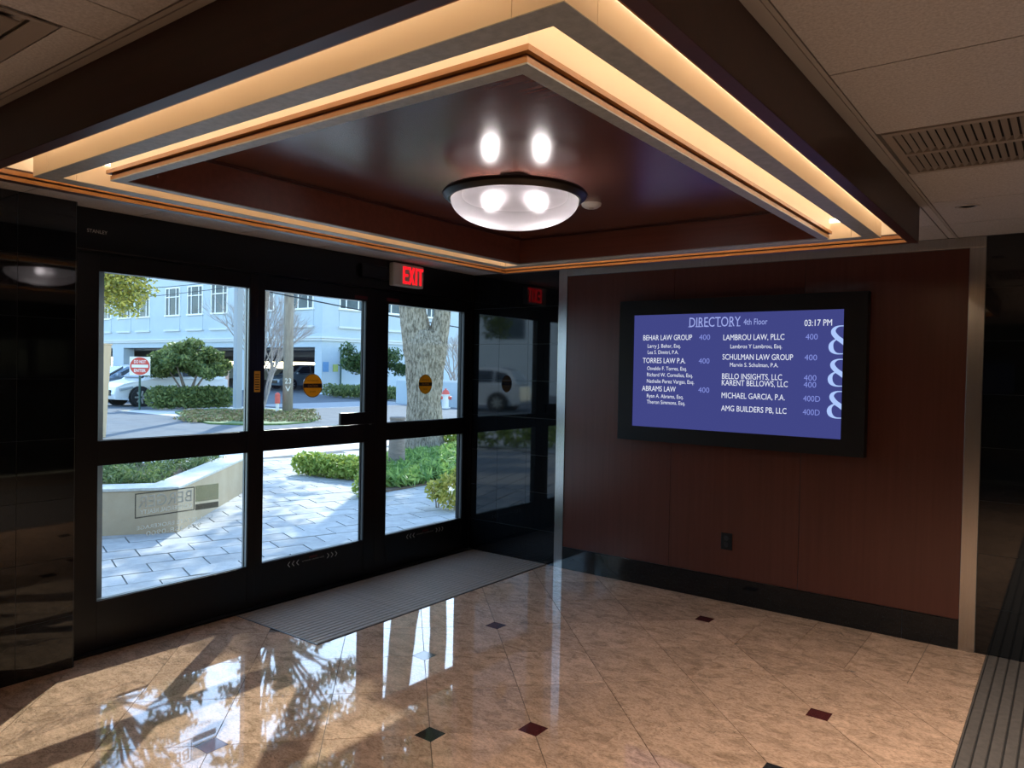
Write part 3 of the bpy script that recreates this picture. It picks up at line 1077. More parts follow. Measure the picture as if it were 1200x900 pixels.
# floating ring
RX0, RX1, RY0, RY1, RW, ZR = 1.240, 3.470, -3.936, -1.200, 0.068, 2.230
for k, (a, b, c, d) in enumerate(ring4(RX0, RX1, RY0, RY1, RW)):
    MB().box(a, b, c, d, ZR, ZR + 0.002).build('ring_underside', ring_grey, cof)
    # cream sides with corner blocks split by a fine joint
    long_x = k < 2
    cb = 0.115
    if long_x:
        segs = [(a, a + cb), (a + cb + 0.0015, b - cb - 0.0015), (b - cb, b)]
        for s0, s1 in segs:
            MB().box(s0, s1, c, d, ZR + 0.002, ZR + 0.080).build('ring_side', cream, cof)
    else:
        segs = [(c, c + cb - RW), (c + cb - RW + 0.0015, d - cb + RW - 0.0015), (d - cb + RW, d)]
        for s0, s1 in segs:
            MB().box(a, b, s0, s1, ZR + 0.002, ZR + 0.080).build('ring_side', cream, cof)
# glowing strips along the ring's upper edges, outside and inside
for (a, b, c, d) in ring4(RX0 - 0.004, RX1 + 0.004, RY0 - 0.004, RY1 + 0.004, 0.012):
    MB().box(a, b, c, d, ZR + 0.081, ZR + 0.097).build('light_strip', strip_m, cof)
for (a, b, c, d) in ring4(RX0 + RW - 0.008, RX1 - RW + 0.008, RY0 + RW - 0.008, RY1 - RW + 0.008, 0.012):
    MB().box(a, b, c, d, ZR + 0.081, ZR + 0.097).build('light_strip', strip_m, cof)
# inner frame
FX0, FX1, FY0, FY1, FW = 1.462, 3.274, -3.774, -1.338, 0.040
for (a, b, c, d) in ring4(FX0, FX1, FY0, FY1, FW):
    MB().box(a, b, c, d, ZBM, ZBM + 0.004).build('frame_underside', ring_grey, cof)
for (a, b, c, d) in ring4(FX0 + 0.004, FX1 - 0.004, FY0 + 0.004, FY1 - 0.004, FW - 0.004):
    MB().box(a, b, c, d, ZBM + 0.004, ZC - 0.02).build('frame_side', mahogany_lit, cof)
for (a, b, c, d) in ring4(FX0, FX1, FY0, FY1, 0.0039):
    MB().box(a, b, c, d, ZBM + 0.0041, ZBM + 0.017).build('wood_lip', lip_wood, cof)
for (a, b, c, d) in ring4(FX0 - 0.010, FX1 + 0.010, FY0 - 0.010, FY1 + 0.010, 0.0139):
    MB().box(a, b, c, d, ZBM + 0.024, ZBM + 0.037).build('wood_lip', lip_wood, cof)
for (a, b, c, d) in ring4(FX0, FX1, FY0, FY1, 0.0038):
    MB().box(a, b, c, d, ZBM + 0.0375, ZC - 0.022).build('cream_side', cream, cof)
# trough ceiling and the glossy sunk panel
MB().box(OX0 + 0.002, OX1 - 0.002, OY0 + 0.002, OY1 - 0.002, ZC, ZC + 0.03).build('trough_ceiling', cove_white, cof)
ZP = 2.372
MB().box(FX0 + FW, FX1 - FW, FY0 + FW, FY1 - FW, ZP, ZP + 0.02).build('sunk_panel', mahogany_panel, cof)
for (a, b, c, d) in ring4(FX0 + FW, FX1 - FW, FY0 + FW, FY1 - FW, 0.012):
    MB().box(a, b, c, d, ZP - 0.012, ZP - 0.001).build('panel_bead', mahogany_x, cof)
for (a, b, c, d) in ring4(ix0, ix1, iy0, iy1, 0.003):
    MB().box(a, b, c, d, ZBM + 0.045, ZC - 0.002).build('trough_lining', cove_white, cof)
kids(cof)

# ------------------------------------------------------------------ bowl lamp
LX, LY, LZ = 2.360, -2.585, 2.292     # rim centre
lamp = thing('ceiling_lamp', 'round frosted glass bowl lamp with dark bronze rim under the coffer', 'ceiling lamp', (LX, LY, ZP))
R = 0.292
MB().lathe([(R - 0.030, 0.002), (R - 0.020, 0.012), (R - 0.004, 0.012), (R + 0.004, 0.002), (R, -0.008), (R - 0.012, -0.013), (R - 0.016, -0.022), (R - 0.026, -0.022), (R - 0.034, -0.008)],
           (LX, LY, LZ), 72, close=True).build('rim', bronze, lamp, smooth=True)
prof = []
for k in range(15):
    a = math.radians(90 * k / 14)
    prof.append(((R - 0.030) * math.cos(a) ** 0.85 if k < 14 else 0.0, -0.020 - 0.112 * math.sin(a)))
bowl = MB().lathe(prof, (LX, LY, LZ), 72).build('glass_bowl', None, lamp, smooth=True)
M = bpy.data.materials.new('frosted_bowl')
M.use_nodes = True
t = M.node_tree
t.nodes.clear()
out = t.nodes.new('ShaderNodeOutputMaterial')
tl = t.nodes.new('ShaderNodeBsdfTranslucent'); tl.inputs[0].default_value = (0.55, 0.53, 0.55, 1)
gg = t.nodes.new('ShaderNodeBsdfGlossy'); gg.inputs['Roughness'].default_value = 0.25; gg.inputs[0].default_value = (0.5, 0.5, 0.5, 1)
df = t.nodes.new('ShaderNodeBsdfDiffuse'); df.inputs[0].default_value = (0.45, 0.43, 0.45, 1)
rf = t.nodes.new('ShaderNodeBsdfRefraction'); rf.inputs['Roughness'].default_value = 0.75; rf.inputs['IOR'].default_value = 1.22; rf.inputs[0].default_value = (0.9, 0.87, 0.9, 1)
m0 = t.nodes.new('ShaderNodeMixShader'); m0.inputs[0].default_value = 0.35
t.links.new(tl.outputs[0], m0.inputs[1]); t.links.new(rf.outputs[0], m0.inputs[2])
m1 = t.nodes.new('ShaderNodeMixShader'); m1.inputs[0].default_value = 0.3
m2 = t.nodes.new('ShaderNodeMixShader'); m2.inputs[0].default_value = 0.06
t.links.new(m0.outputs[0], m1.inputs[1]); t.links.new(df.outputs[0], m1.inputs[2])
t.links.new(m1.outputs[0], m2.inputs[1]); t.links.new(gg.outputs[0], m2.inputs[2])
t.links.new(m2.outputs[0], out.inputs[0])
bowl.data.materials.clear()
bowl.data.materials.append(M)
MB().lathe([(0.0, 0.0), (0.066, 0.0), (0.062, -0.012), (0.030, -0.018), (0.0, -0.018)], (LX, LY, ZP - 0.001), 40).build('canopy', bronze, lamp, smooth=True)
MB().lathe([(0.0, 0.06), (0.012, 0.06), (0.012, -0.02), (0.0, -0.02)], (LX, LY, LZ), 16).build('stem', bronze, lamp)
arm = Vector((AR[0], AR[1], 0)).normalized()
for s in (-1, 1):
    c = Vector((LX, LY, LZ - 0.045)) + arm * 0.105 * s
    MB().tube([(LX, LY, LZ + 0.01), tuple(c - arm * 0.035 * s)], 0.014, 12).build('lamp_holder', white_plastic, lamp)
    sp = []
    for k in range(11):
        a = math.pi * k / 10
        sp.append((0.030 * math.sin(a), -0.040 * math.cos(a)))
    MB().lathe(sp, tuple(c), 24).build('bulb', bulb_m, lamp, smooth=True)
kids(lamp)

sd_ = on_z(693, 238.5, ZP)
det = thing('smoke_detector', 'small white disc detector on the coffer panel behind the lamp', 'detector', tuple(sd_))
MB().lathe([(0.0, -0.022), (0.030, -0.022), (0.045, -0.012), (0.048, 0.0)], tuple(sd_), 32).build('cover', white_plastic, det, smooth=True)
MB().lathe([(0.0, -0.023), (0.010, -0.026), (0.012, -0.022)], tuple(sd_), 16).build('sensor_button', grid_metal, det, smooth=True)
kids(det)

# ------------------------------------------------------------------ directory display
TX0, TX1, TZ0, TZ1 = 1.492, 3.196, 1.080, 2.102
SX0, SX1, SZ0, SZ1 = 1.608, 3.060, 1.184, 1.996
YF = -0.088
tv = thing('wall_display', 'wide black framed directory screen with blue picture on the wood panel', 'display', ((TX0 + TX1) / 2, 0, TZ0))
body = MB()
body.box(TX0, SX0, YF, -0.008, TZ0, TZ1).box(SX1, TX1, YF, -0.008, TZ0, TZ1).box(SX0, SX1, YF, -0.008, TZ0, SZ0).box(SX0, SX1, YF, -0.008, SZ1, TZ1)
body.build('frame', tv_black, tv)
MB().box(SX0, SX1, -0.070, -0.010, SZ0, SZ1).build('back_housing', tv_black, tv)
YS = -0.076
scr = MB().poly([(SX0, YS, SZ0), (SX1, YS, SZ0), (SX1, YS, SZ1), (SX0, YS, SZ1)]).build('screen', screen_blue, tv)
YT = YS - 0.001


def tline(name, m, items, offset=0.0):
    t = MB()
    for body_, (l, b), (r, b2), h in items:
        P, Q = on_y(l, b, YT), on_y(r, b2, YT)
        put_text(t, body_, (P[0], YT, (P[2] + Q[2]) / 2), (1, 0, 0), (0, 0, 1), width=Q[0] - P[0], height=h, offset=offset)
    return t.build(name, m, scr)


def px3(x, y):   # crop coordinates of the enlarged screen -> photo pixels
    return (720 + x / 3.871, 330 + y / 3.871)


heads = [('BEHAR LAW GROUP', 131, 267, 352, 264), ('TORRES LAW P.A.', 129, 368, 322, 372), ('ABRAMS LAW', 125, 496, 278, 499),
         ('LAMBROU LAW, PLLC', 494, 263, 771, 266), ('SCHULMAN LAW GROUP', 490, 353, 810, 357), ('BELLO INSIGHTS, LLC', 488, 441, 760, 447),
         ('KARENT BELLOWS, LLC', 487, 470, 786, 479), ('MICHAEL GARCIA, P.A.', 486, 528, 773, 538), ('AMG BUILDERS PB, LLC', 484, 586, 780, 600)]
for s, x0, y0, x1, y1 in heads:
    tline('tenant_heading', txt_white, [(s, px3(x0, y0), px3(x1, y1), 0.0375)], 0.001)
names = [('Larry J. Behar, Esq.', 151, 300, 300, 300), ('Lea S. Dimitri, P.A.', 151, 328, 290, 329), ('Osvaldo F. Torres, Esq.', 148, 401, 328, 404),
         ('Richard W. Cornelius, Esq.', 148, 430, 355, 434), ('Nathalie Perez Vargas, Esq.', 147, 458, 361, 465), ('Ryan A. Abrams, Esq.', 147, 526, 312, 531),
         ('Theron Simmons, Esq.', 147, 553, 320, 560), ('Lambros Y Lambrou, Esq.', 526, 302, 760, 303), ('Marvin S. Schulman, P.A.', 524, 385, 743, 389)]
tline('attorney_names', txt_white, [(s, px3(x0, y0), px3(x1, y1), 0.0265) for s, x0, y0, x1, y1 in names], 0.0)
rooms = [('400', 384, 264, 434, 264), ('400', 382, 371, 431, 372), ('400', 380, 503, 430, 504), ('400', 867, 263, 922, 263), ('400', 862, 357, 919, 357),
         ('400', 859, 449, 916, 450), ('400', 858, 480, 915, 481), ('400D', 856, 543, 933, 545), ('400D', 854, 604, 931, 607)]
tline('suite_numbers', txt_lilac, [(s, px3(x0, y0), px3(x1, y1), 0.0365) for s, x0, y0, x1, y1 in rooms], -0.004)
tline('floor_heading', txt_head, [('DIRECTORY', px3(340, 205), px3(572, 203), 0.066), ('4th Floor', px3(586, 196), px3(694, 194), 0.040)], 0.0)
tline('clock', txt_white, [('03:17 PM', px3(862, 201), px3(987, 200), 0.040)], 0.0)
# serifs of the heading
t = MB()
P, Q = on_y(*px3(340, 205), YT), on_y(*px3(572, 203), YT)
zb, zt = (P[2] + Q[2]) / 2, (P[2] + Q[2]) / 2 + 0.066
for fx in (0.012, 0.155, 0.215, 0.352, 0.594, 0.805, 0.958):
    xx = P[0] + (Q[0] - P[0]) * fx
    t.poly([(xx - 0.012, YT, zb - 0.001), (xx + 0.014, YT, zb - 0.001), (xx + 0.014, YT, zb + 0.004), (xx - 0.012, YT, zb + 0.004)])
t.build('heading_serifs', txt_head, scr)
# three tall ornamental eights cut by the right edge of the picture


def ribbon(mb, pts, wid, x0, z0, sx, sz):
    n = 28
    P = np.array(pts, float)
    W = np.array(wid, float)
    tt = np.linspace(0, len(P) - 1, n)

    def cat(A, u):
        i = min(int(u), len(A) - 2)
        f = u - i
        p0, p1, p2, p3 = A[max(i - 1, 0)], A[i], A[i + 1], A[min(i + 2, len(A) - 1)]
        return 0.5 * (2 * p1 + (p2 - p0) * f + (2 * p0 - 5 * p1 + 4 * p2 - p3) * f * f + (3 * p1 - p0 - 3 * p2 + p3) * f ** 3)
    C_ = np.array([cat(P, u) for u in tt])
    V = np.array([cat(W, u) for u in tt])
    T = np.gradient(C_, axis=0)
    T[:, 0] *= sx
    T[:, 1] *= sz
    T /= np.linalg.norm(T, axis=1)[:, None]
    b = len(mb.v)
    for k in range(n):
        cx, cz = x0 + C_[k, 0] * sx, z0 + C_[k, 1] * sz
        nx, nz = -T[k, 1], T[k, 0]
        for s in (-1, 1):
            h = V[k] * sx * 0.5 * s
            mb.v.append((min(cx + nx * h, SX1 - 0.0005), YT, cz + nz * h))
    for k in range(n - 1):
        mb.f.append((b + 2 * k, b + 2 * k + 2, b + 2 * k + 3, b + 2 * k + 1))


for (tx, ty, bx_, by_) in ((978, 381.5, 990, 415), (976, 420.5, 989, 453), (974.5, 458, 987, 490.5)):
    t = MB()
    A_, B_ = on_y(tx, ty, YT), on_y(bx_, by_, YT)
    x0, z0, sx, sz = SX1 - 0.086, B_[2], 0.086, A_[2] - B_[2]
    ribbon(t, [(1.05, .985), (.62, .97), (.33, .87), (.30, .74), (.55, .58), (.85, .47), (1.1, .36)], [.06, .10, .26, .34, .34, .34, .30], x0, z0, sx, sz)
    ribbon(t, [(.62, .54), (.30, .45), (.14, .30), (.22, .13), (.55, .02), (1.05, .015)], [.04, .16, .32, .30, .11, .06], x0, z0, sx, sz)
    t.build('ornament_eight', txt_pale, scr)
kids(tv)

# ------------------------------------------------------------------ exit sign
ex0, ex1, ey0, ey1, ez0, ez1 = 0.0125, 0.070, -1.030, -0.705, 2.204, 2.380
es = thing('exit_sign', 'lit exit sign with glowing red letters above the glass doors', 'exit sign', (ex0, (ey0 + ey1) / 2, ez1))
MB().box(ex0, ex1, ey0, ey1, ez0, ez1).build('housing', white_plastic, es, bevel=0.010)
t = MB()
lh = 0.132


def stroke(mb, a, b, w):
    ax, az = a
    bx, bz = b
    d = math.hypot(bx - ax, bz - az)
    nx, nz = -(bz - az) / d * w / 2, (bx - ax) / d * w / 2
    mb.sweep([(ex1, ax + nx, az + nz), (ex1, bx + nx, bz + nz), (ex1, bx - nx, bz - nz), (ex1, ax - nx, az - nz)],
             [(ex1 + 0.003, ax + nx, az + nz), (ex1 + 0.003, bx + nx, bz + nz), (ex1 + 0.003, bx - nx, bz - nz), (ex1 + 0.003, ax - nx, az - nz)])


zb, zt = ez0 + 0.022, ez0 + 0.022 + lh
y = ey0 + 0.092
sw = 0.021
stroke(t, (y + sw / 2, zb), (y + sw / 2, zt), sw)
for zz in (zb + sw / 2, (zb + zt) / 2, zt - sw / 2):
    stroke(t, (y + sw, zz), (y + 0.058, zz), sw)
t.build('letter_e', exit_red, es)
t = MB()
y += 0.066
stroke(t, (y + 0.006, zb), (y + 0.052, zt), sw)
stroke(t, (y + 0.052, zb), (y + 0.006, zt), sw)
t.build('letter_x', exit_red, es)
t = MB()
y += 0.070
stroke(t, (y + sw / 2, zb), (y + sw / 2, zt), sw)
t.build('letter_i', exit_red, es)
t = MB()
y += 0.029
stroke(t, (y, zt - sw / 2), (y + 0.058, zt - sw / 2), sw)
stroke(t, (y + 0.029, zb), (y + 0.029, zt - sw), sw)
t.build('letter_t', exit_red, es)
kids(es)

# ------------------------------------------------------------------ wall outlet
ox, oz = 2.319, 0.421
wo_ = thing('wall_outlet', 'black power outlet plate low on the wood panel wall', 'outlet', (ox, -0.006, oz))
MB().box(ox - 0.040, ox + 0.040, -0.012, -0.0062, oz - 0.058, oz + 0.058).build('cover_plate', tv_black, wo_, bevel=0.003)
for s in (-1, 1):
    so = MB().lathe([(0.0, -0.003), (0.017, -0.003), (0.018, 0.0)], (ox, -0.012, oz + s * 0.022), 24, 'y').build('socket', black_rubber, wo_)
    for q in (-1, 1):
        MB().box(ox + q * 0.006 - 0.001, ox + q * 0.006 + 0.001, -0.0156, -0.0152, oz + s * 0.022 - 0.004, oz + s * 0.022 + 0.005).build('socket_slot', vent_dark, so)
kids(wo_)

# ================================================================== OUTSIDE
# ------------------------------------------------------------------ ground
gr = structure(MB().box(-90, -0.16, -40, 70, -0.30, -0.03).build('outer_ground', concrete), 'pale concrete ground around the building', 'ground')
patio = structure(MB().box(-6.9, -0.162, -7.0, 9.0, -0.029, -0.012).build('patio_paving', paver_joint), 'grey stone pavers outside the glass doors', 'paving')
ANG = math.radians(-18)
ux, uy = math.cos(ANG), math.sin(ANG)
PL, PW = 0.42, 0.27
cand = []
for i in range(-40, 40):
    for j in range(-40, 40):
        a = (i + 0.5) * PW
        b = (j + (0.5 if i % 2 else 0.0)) * PL
        cx, cy = -3 + a * ux - b * uy, 1.5 + a * uy + b * ux
        if -6.55 < cx < -0.47 and -6.6 < cy < 8.6:
            d = np.array([cx, cy, 0]) - CAM
            zz = d @ AF
            u = 600 + FPX * (d @ AR) / zz
            cand.append((0 if 100 < u < 560 else 1, zz, cx, cy))
cand.sort()
pm = MB().box(-PW / 2 + 0.006, PW / 2 - 0.006, -PL / 2 + 0.006, PL / 2 - 0.006, -0.014, 0.0).mesh('paver')
far = MB()
random.seed(5)
for k, (_, _, cx, cy) in enumerate(cand):
    if k < 300:
        o = link('paver', pm, paver_m, patio, loc=(cx, cy, random.uniform(-0.002, 0.002)))
        o.rotation_euler = (0, 0, ANG)
    else:
        q = []
        for sx_, sy_ in ((-1, -1), (1, -1), (1, 1), (-1, 1)):
            a, b = sx_ * (PW / 2 - 0.006), sy_ * (PL / 2 - 0.006)
            q.append((cx + a * ux - b * uy, cy + a * uy + b * ux))
        far.prism(q, -0.014, 0.0)
far.build('far_pavers', paver_m, patio)['kind'] = 'stuff'
road = structure(MB().box(-17.5, -9.4, -40, 70, -0.029, -0.015).box(-60, -17.5, -40, 7.0, -0.029, -0.015).box(-28.8, -17.5, 12.2, 70, -0.029, -0.015).box(-60, -28.8, 12.2, 22.3, -0.029, -0.015).box(-26.8, -21.2, 7.0, 12.2, -0.029, -0.015).build('street', asphalt), 'blue grey asphalt street and car park', 'street')
structure(MB().box(-22.0, -18.6, 12.6, 50, -0.0145, -0.012).build('street_band', road_white), 'pale driveway strip across the street', 'driveway')
structure(MB().box(-29.3, -28.3, 22.6, 60, -0.0145, 0.08).build('far_kerb', concrete), 'pale kerb along the foot of the office building', 'kerb')

# ------------------------------------------------------------------ stone planter left
pl = thing('planter', 'tan stucco corner planter with pale cap outside the sidelight', 'planter', (-2.455, -1.31, 0))
cn = np.array([-2.455, -1.31])
ld = np.array([-0.57, -0.82])
ld /= np.linalg.norm(ld)
rd = np.array([-0.667, 0.745])
rd /= np.linalg.norm(rd)
ln, rn = np.array([ld[1], -ld[0]]), np.array([rd[1], -rd[0]])    # outward normals
ln = ln if ln @ np.array([1, 0]) > 0 else -ln
rn = rn if rn @ np.array([1, 0]) > 0 else -rn
HT, TH = 0.40, 0.27


def wallseg(o, d, n, ln_, t0, z0, z1, ov=0.0, shift=0.0):
    a = o + n * ov - d * shift
    b = o + d * ln_ + n * ov
    c = o + d * ln_ - n * t0
    e = o - n * t0
    poly = [tuple(a), tuple(b), tuple(c), tuple(e)]
    if area(poly) < 0:
        poly.reverse()
    return MB().prism(poly, z0, z1)


wallseg(cn, ld, ln, 3.6, TH, -0.02, HT).build('planter_wall', planter_m, pl, bevel=0.01)
wallseg(cn, rd, rn, 2.55, TH, -0.02, HT).build('planter_wall', planter_m, pl, bevel=0.01)
wallseg(cn, ld, ln, 3.6, TH + 0.02, HT, HT + 0.028, 0.012, 0.0).build('cap_stone', planter_cap, pl, bevel=0.005)
wallseg(cn, rd, rn, 2.57, TH + 0.02, HT + 0.0005, HT + 0.0285, 0.012, 0.01).build('cap_stone', planter_cap, pl, bevel=0.005)
ip = cn - ln * TH * 0.9 - rn * TH * 0.6
q = [tuple(cn + (ld + rd) * 0.22), tuple(cn + rd * 2.5 + ld * 0.2), tuple(cn + rd * 2.5 + ld * 3.5), tuple(cn + ld * 3.5 + rd * 0.2)]
if area(q) < 0:
    q.reverse()
MB().prism(q, 0.05, 0.36).build('soil', soil, pl)
kids(pl)
blobs = []
rg = random.Random(3)
for k in range(150):
    a, b = rg.uniform(0.35, 3.4), rg.uniform(0.35, 2.45)
    c = cn + ld * a + rd * b
    blobs.append(((c[0], c[1], 0.42), (0.16, 0.16, 0.09), 110))
o = foliage('planter_lawn', blobs, 0.045, leaf_mid, None, 4, aspect=0.16, shell=0.1)
o['kind'] = 'stuff'
tag(o, 'shaggy green grass growing in the tan planter', 'grass')

# ------------------------------------------------------------------ shrubs and ground cover by the doors


def shrub(name, label, blobs, leaf, m, seed, group=None, aspect=0.5, stems=6, sub=None):
    c = blobs[0][0]
    base = (c[0], c[1], 0.0)
    t = thing(name, label, 'shrub', base, group)
    foliage('foliage', blobs, leaf, m, t, seed, aspect=aspect)
    rg = random.Random(seed)
    s = MB()
    for k in range(stems):
        b = blobs[k % len(blobs)]
        a = rg.uniform(0, 6.28)
        r_ = rg.uniform(0.1, 0.6)
        s.tube([(b[0][0] + rg.uniform(-.04, .04), b[0][1] + rg.uniform(-.04, .04), -0.01), (b[0][0] + math.cos(a) * b[1][0] * r_ * .5, b[0][1] + math.sin(a) * b[1][1] * r_ * .5, b[0][2] * .6),
                (b[0][0] + math.cos(a) * b[1][0] * r_, b[0][1] + math.sin(a) * b[1][1] * r_, b[0][2] * 1.25)], [0.010, 0.007, 0.003], 5)
    s.build('stems', twig_m, t)
    kids(t)
    return t


# low hedge seen through the middle door
A_, B_ = on_z(361, 559, 0), on_z(424, 566, 0)
bl = []
for k in range(7):
    f = k / 6
    p = A_ * (1 - f) + B_ * f + np.array([-0.22, 0.12, 0])
    bl.append(((p[0], p[1], 0.17), (0.21, 0.21, 0.17), 420))
shrub('low_shrub', 'low bright green shrub row beside the sunny walk, seen through the middle door', bl, 0.036, leaf_lime, 11)
p = on_z(432, 583, 0)
shrub('low_shrub', 'small yellow green shrub half hidden behind the meeting stiles', [((p[0], p[1], 0.16), (0.2, 0.2, 0.2), 500)], 0.035, leaf_lime, 12)
# ground cover bed
bed = [on_z(*q_, 0) for q_ in ((446, 578), (480, 572), (512, 566), (560, 558), (600, 530), (560, 522), (500, 524), (452, 530))]
q = [(b_[0], b_[1]) for b_ in bed]
if area(q) < 0:
    q.reverse()
structure(MB().prism(q, -0.011, 0.02).build('planting_bed', soil), 'mulched planting bed around the oak', 'planting bed')
bl = []
rg = random.Random(8)
k = 0
while k < 90:
    f, g = rg.random(), rg.random()
    u = 449 + f * 130
    vb = 575 - f * 22 - g * (30 - f * 6)
    p = on_z(u, vb, 0)
    h = 0.12 + 0.02 * g + 0.05 * f
    bl.append(((p[0], p[1], h * 0.75), (0.24, 0.24, h * 0.75), 170))
    k += 1
o = foliage('ground_cover', bl, 0.075, leaf_blue, None, 21, aspect=0.2, shell=0.15)
o['kind'] = 'stuff'
tag(o, 'dense green strappy ground cover around the stump and oak', 'ground cover')
bl = []
for k in range(16):
    p = on_z(rg.uniform(522, 600), rg.uniform(526, 532), 0)
    bl.append(((p[0], p[1], 0.32), (0.22, 0.22, 0.16), 160))
shrub('low_shrub', 'sunlit yellow green shrubs behind the ground cover at right', bl, 0.05, leaf_lime, 13)
p = on_z(531, 599, 0)
shrub('croton_shrub', 'yellow leaved shrub beside the right door pane', [((p[0] - 0.05, p[1] + 0.05, 0.22), (0.20, 0.20, 0.22), 620), ((p[0] + 0.02, p[1] + 0.18, 0.36), (0.17, 0.17, 0.16), 420), ((p[0] - 0.25, p[1] + 0.02, 0.20), (0.14, 0.14, 0.13), 260)], 0.035, leaf_yellow, 14, aspect=0.4)

# cut stump
p = on_z(464.5, 554, 0)
st = thing('tree_stump', 'grey brown cut trunk standing in the ground cover before the oak', 'stump', (p[0], p[1], 0))
MB().tube([(p[0], p[1], -0.02), (p[0], p[1], 0.1), (p[0], p[1], 0.5), (p[0] + 0.01, p[1], 0.83)], [0.150, 0.132, 0.118, 0.112], 20).build('trunk', bark_grey, st, smooth=True)
MB().lathe([(0.0, 0.012), (0.10, 0.010), (0.122, 0.0), (0.118, -0.03)], (p[0] + 0.01, p[1], 0.832), 20).build('cut_top', bark_grey, st)
kids(st)

# ------------------------------------------------------------------ oak
ok = on_z(499, 531, 0)
oak = thing('oak_tree', 'thick forked oak trunk with rough bark outside the right door', 'tree', (ok[0], ok[1], 0))
D = (ok - CAM) @ AF


def dp(u, v_, extra=0.0):
    return CAM + ray(u, v_) * (D + extra)


def oak_bark(name, path, rad):
    # rough bark: many sided tube with furrows
    mb = MB()
    pts, rr = [], []
    for i in range(len(path) - 1):
        for s in range(6):
            f = s / 6
            pts.append(tuple(np.array(path[i]) * (1 - f) + np.array(path[i + 1]) * f))
            rr.append(rad[i] * (1 - f) + rad[i + 1] * f)
    pts.append(tuple(path[-1]))
    rr.append(rad[-1])
    mb.tube(pts, rr, 40)
    rg = random.Random(2)
    ph = [rg.uniform(0, 6.28) for _ in range(40)]
    seg = 40
    for i in range(len(pts)):
        for k in range(seg):
            idx = i * seg + k
            v_ = Vector(mb.v[idx])
            c = Vector(pts[i])
            f = 1 + 0.05 * (1 if (k + (i // 4) % 2) % 2 else -1) + rg.uniform(-0.03, 0.03)
            mb.v[idx] = tuple(c + (v_ - c) * f)
    return mb.build(name, bark, oak, smooth=True)


k_ = D / FPX
oak_bark('trunk', [dp(497, 545), dp(497, 522), dp(497, 470), dp(498, 430), dp(499, 404), dp(500, 388)], [26 * k_, 22.5 * k_, 19.0 * k_, 21.5 * k_, 25 * k_, 17 * k_])
oak_bark('limb', [dp(496, 440), dp(491, 408), dp(484.5, 370), dp(479, 320), dp(474, 240), dp(472, 120)], [15 * k_, 18.0 * k_, 15.3 * k_, 14.5 * k_, 13 * k_, 9 * k_])
oak_bark('limb', [dp(502, 440), dp(510, 408), dp(518.5, 370), dp(521, 320), dp(520, 240), dp(512, 120)], [13 * k_, 13 * k_, 9.4 * k_, 9.5 * k_, 9 * k_, 7 * k_])
br = MB()
tips = [dp(472, 120), dp(512, 120), dp(474, 240), dp(520, 240)]
rg = random.Random(12)
crown = []  # leaf clusters laid out to block sun at the doors, sparse ones for dapples
centres = [(-4.9, 5.2, 5.8, 0.7, 190), (-5.5, 5.9, 6.3, 1.0, 190), (-4.3, 5.6, 6.2, 0.9, 190), (-6.2, 6.7, 6.0, 1.0, 190), (-6.9, 7.9, 6.4, 0.9, 190), (-7.4, 8.9, 6.6, 0.8, 190),
           (-5.6, 7.4, 6.9, 1.0, 190), (-6.9, 5.4, 5.9, 0.7, 60), (-6.8, 4.2, 5.8, 0.75, 75), (-7.9, 6.3, 6.0, 0.8, 40), (-4.1, 4.7, 5.6, 0.5, 190), (-3.4, 5.2, 5.9, 0.7, 190)]
for c5 in centres:
    c, sp5, cnt5 = c5[:3], c5[3], c5[4]
    t0 = tips[rg.randrange(4)]
    br.tube([tuple(t0), tuple((np.array(t0) + np.array(c)) / 2 + np.array([0, 0, 0.3])), c], [0.07, 0.05, 0.02], 6)
    for k in range(9):
        cc = (c[0] + rg.uniform(-1, 1) * sp5, c[1] + rg.uniform(-1, 1) * sp5, c[2] + rg.uniform(-0.6, 0.6))
        crown.append((cc, (0.45, 0.45, 0.36), cnt5))
br.build('branches', bark, oak)
foliage('crown', crown, 0.08, leaf_mid, oak, 31, shell=0.1)
kids(oak)

# ------------------------------------------------------------------ street trees (crowns hang into the top of the panes and the floor reflections)


def leafy_tree(name, label, base, h, crown_blobs, leaf, m, seed, rad=0.14):
    t = thing(name, label, 'tree', (base[0], base[1], 0))
    cz = [b[0] for b in crown_blobs]
    top = np.mean(np.array(cz), axis=0)
    MB().tube([(base[0], base[1], -0.03), (base[0], base[1], h * 0.5), tuple((np.array([base[0], base[1], h]) + top) / 2)], [rad * 1.25, rad, rad * 0.6], 14).build('trunk', bark_grey, t, smooth=True)
    b = MB()
    s = (np.array([base[0], base[1], h]) + top) / 2
    rg = random.Random(seed)
    for c in cz[::2]:
        mid = (s + np.array(c)) / 2 + np.array([rg.uniform(-.2, .2), rg.uniform(-.2, .2), 0.15])
        b.tube([tuple(s), tuple(mid), c], [rad * 0.4, rad * 0.22, 0.012], 6)
    b.build('branches', bark_grey, t)
    foliage('crown', crown_blobs, leaf, m, t, seed, shell=0.1)
    kids(t)
    return t


rg = random.Random(77)


def cluster(c, spread, n, r_, cnt):
    return [((c[0] + rg.uniform(-1, 1) * spread[0], c[1] + rg.uniform(-1, 1) * spread[1], c[2] + rg.uniform(-1, 1) * spread[2]), (r_, r_, r_ * 0.8), cnt) for _ in range(n)]


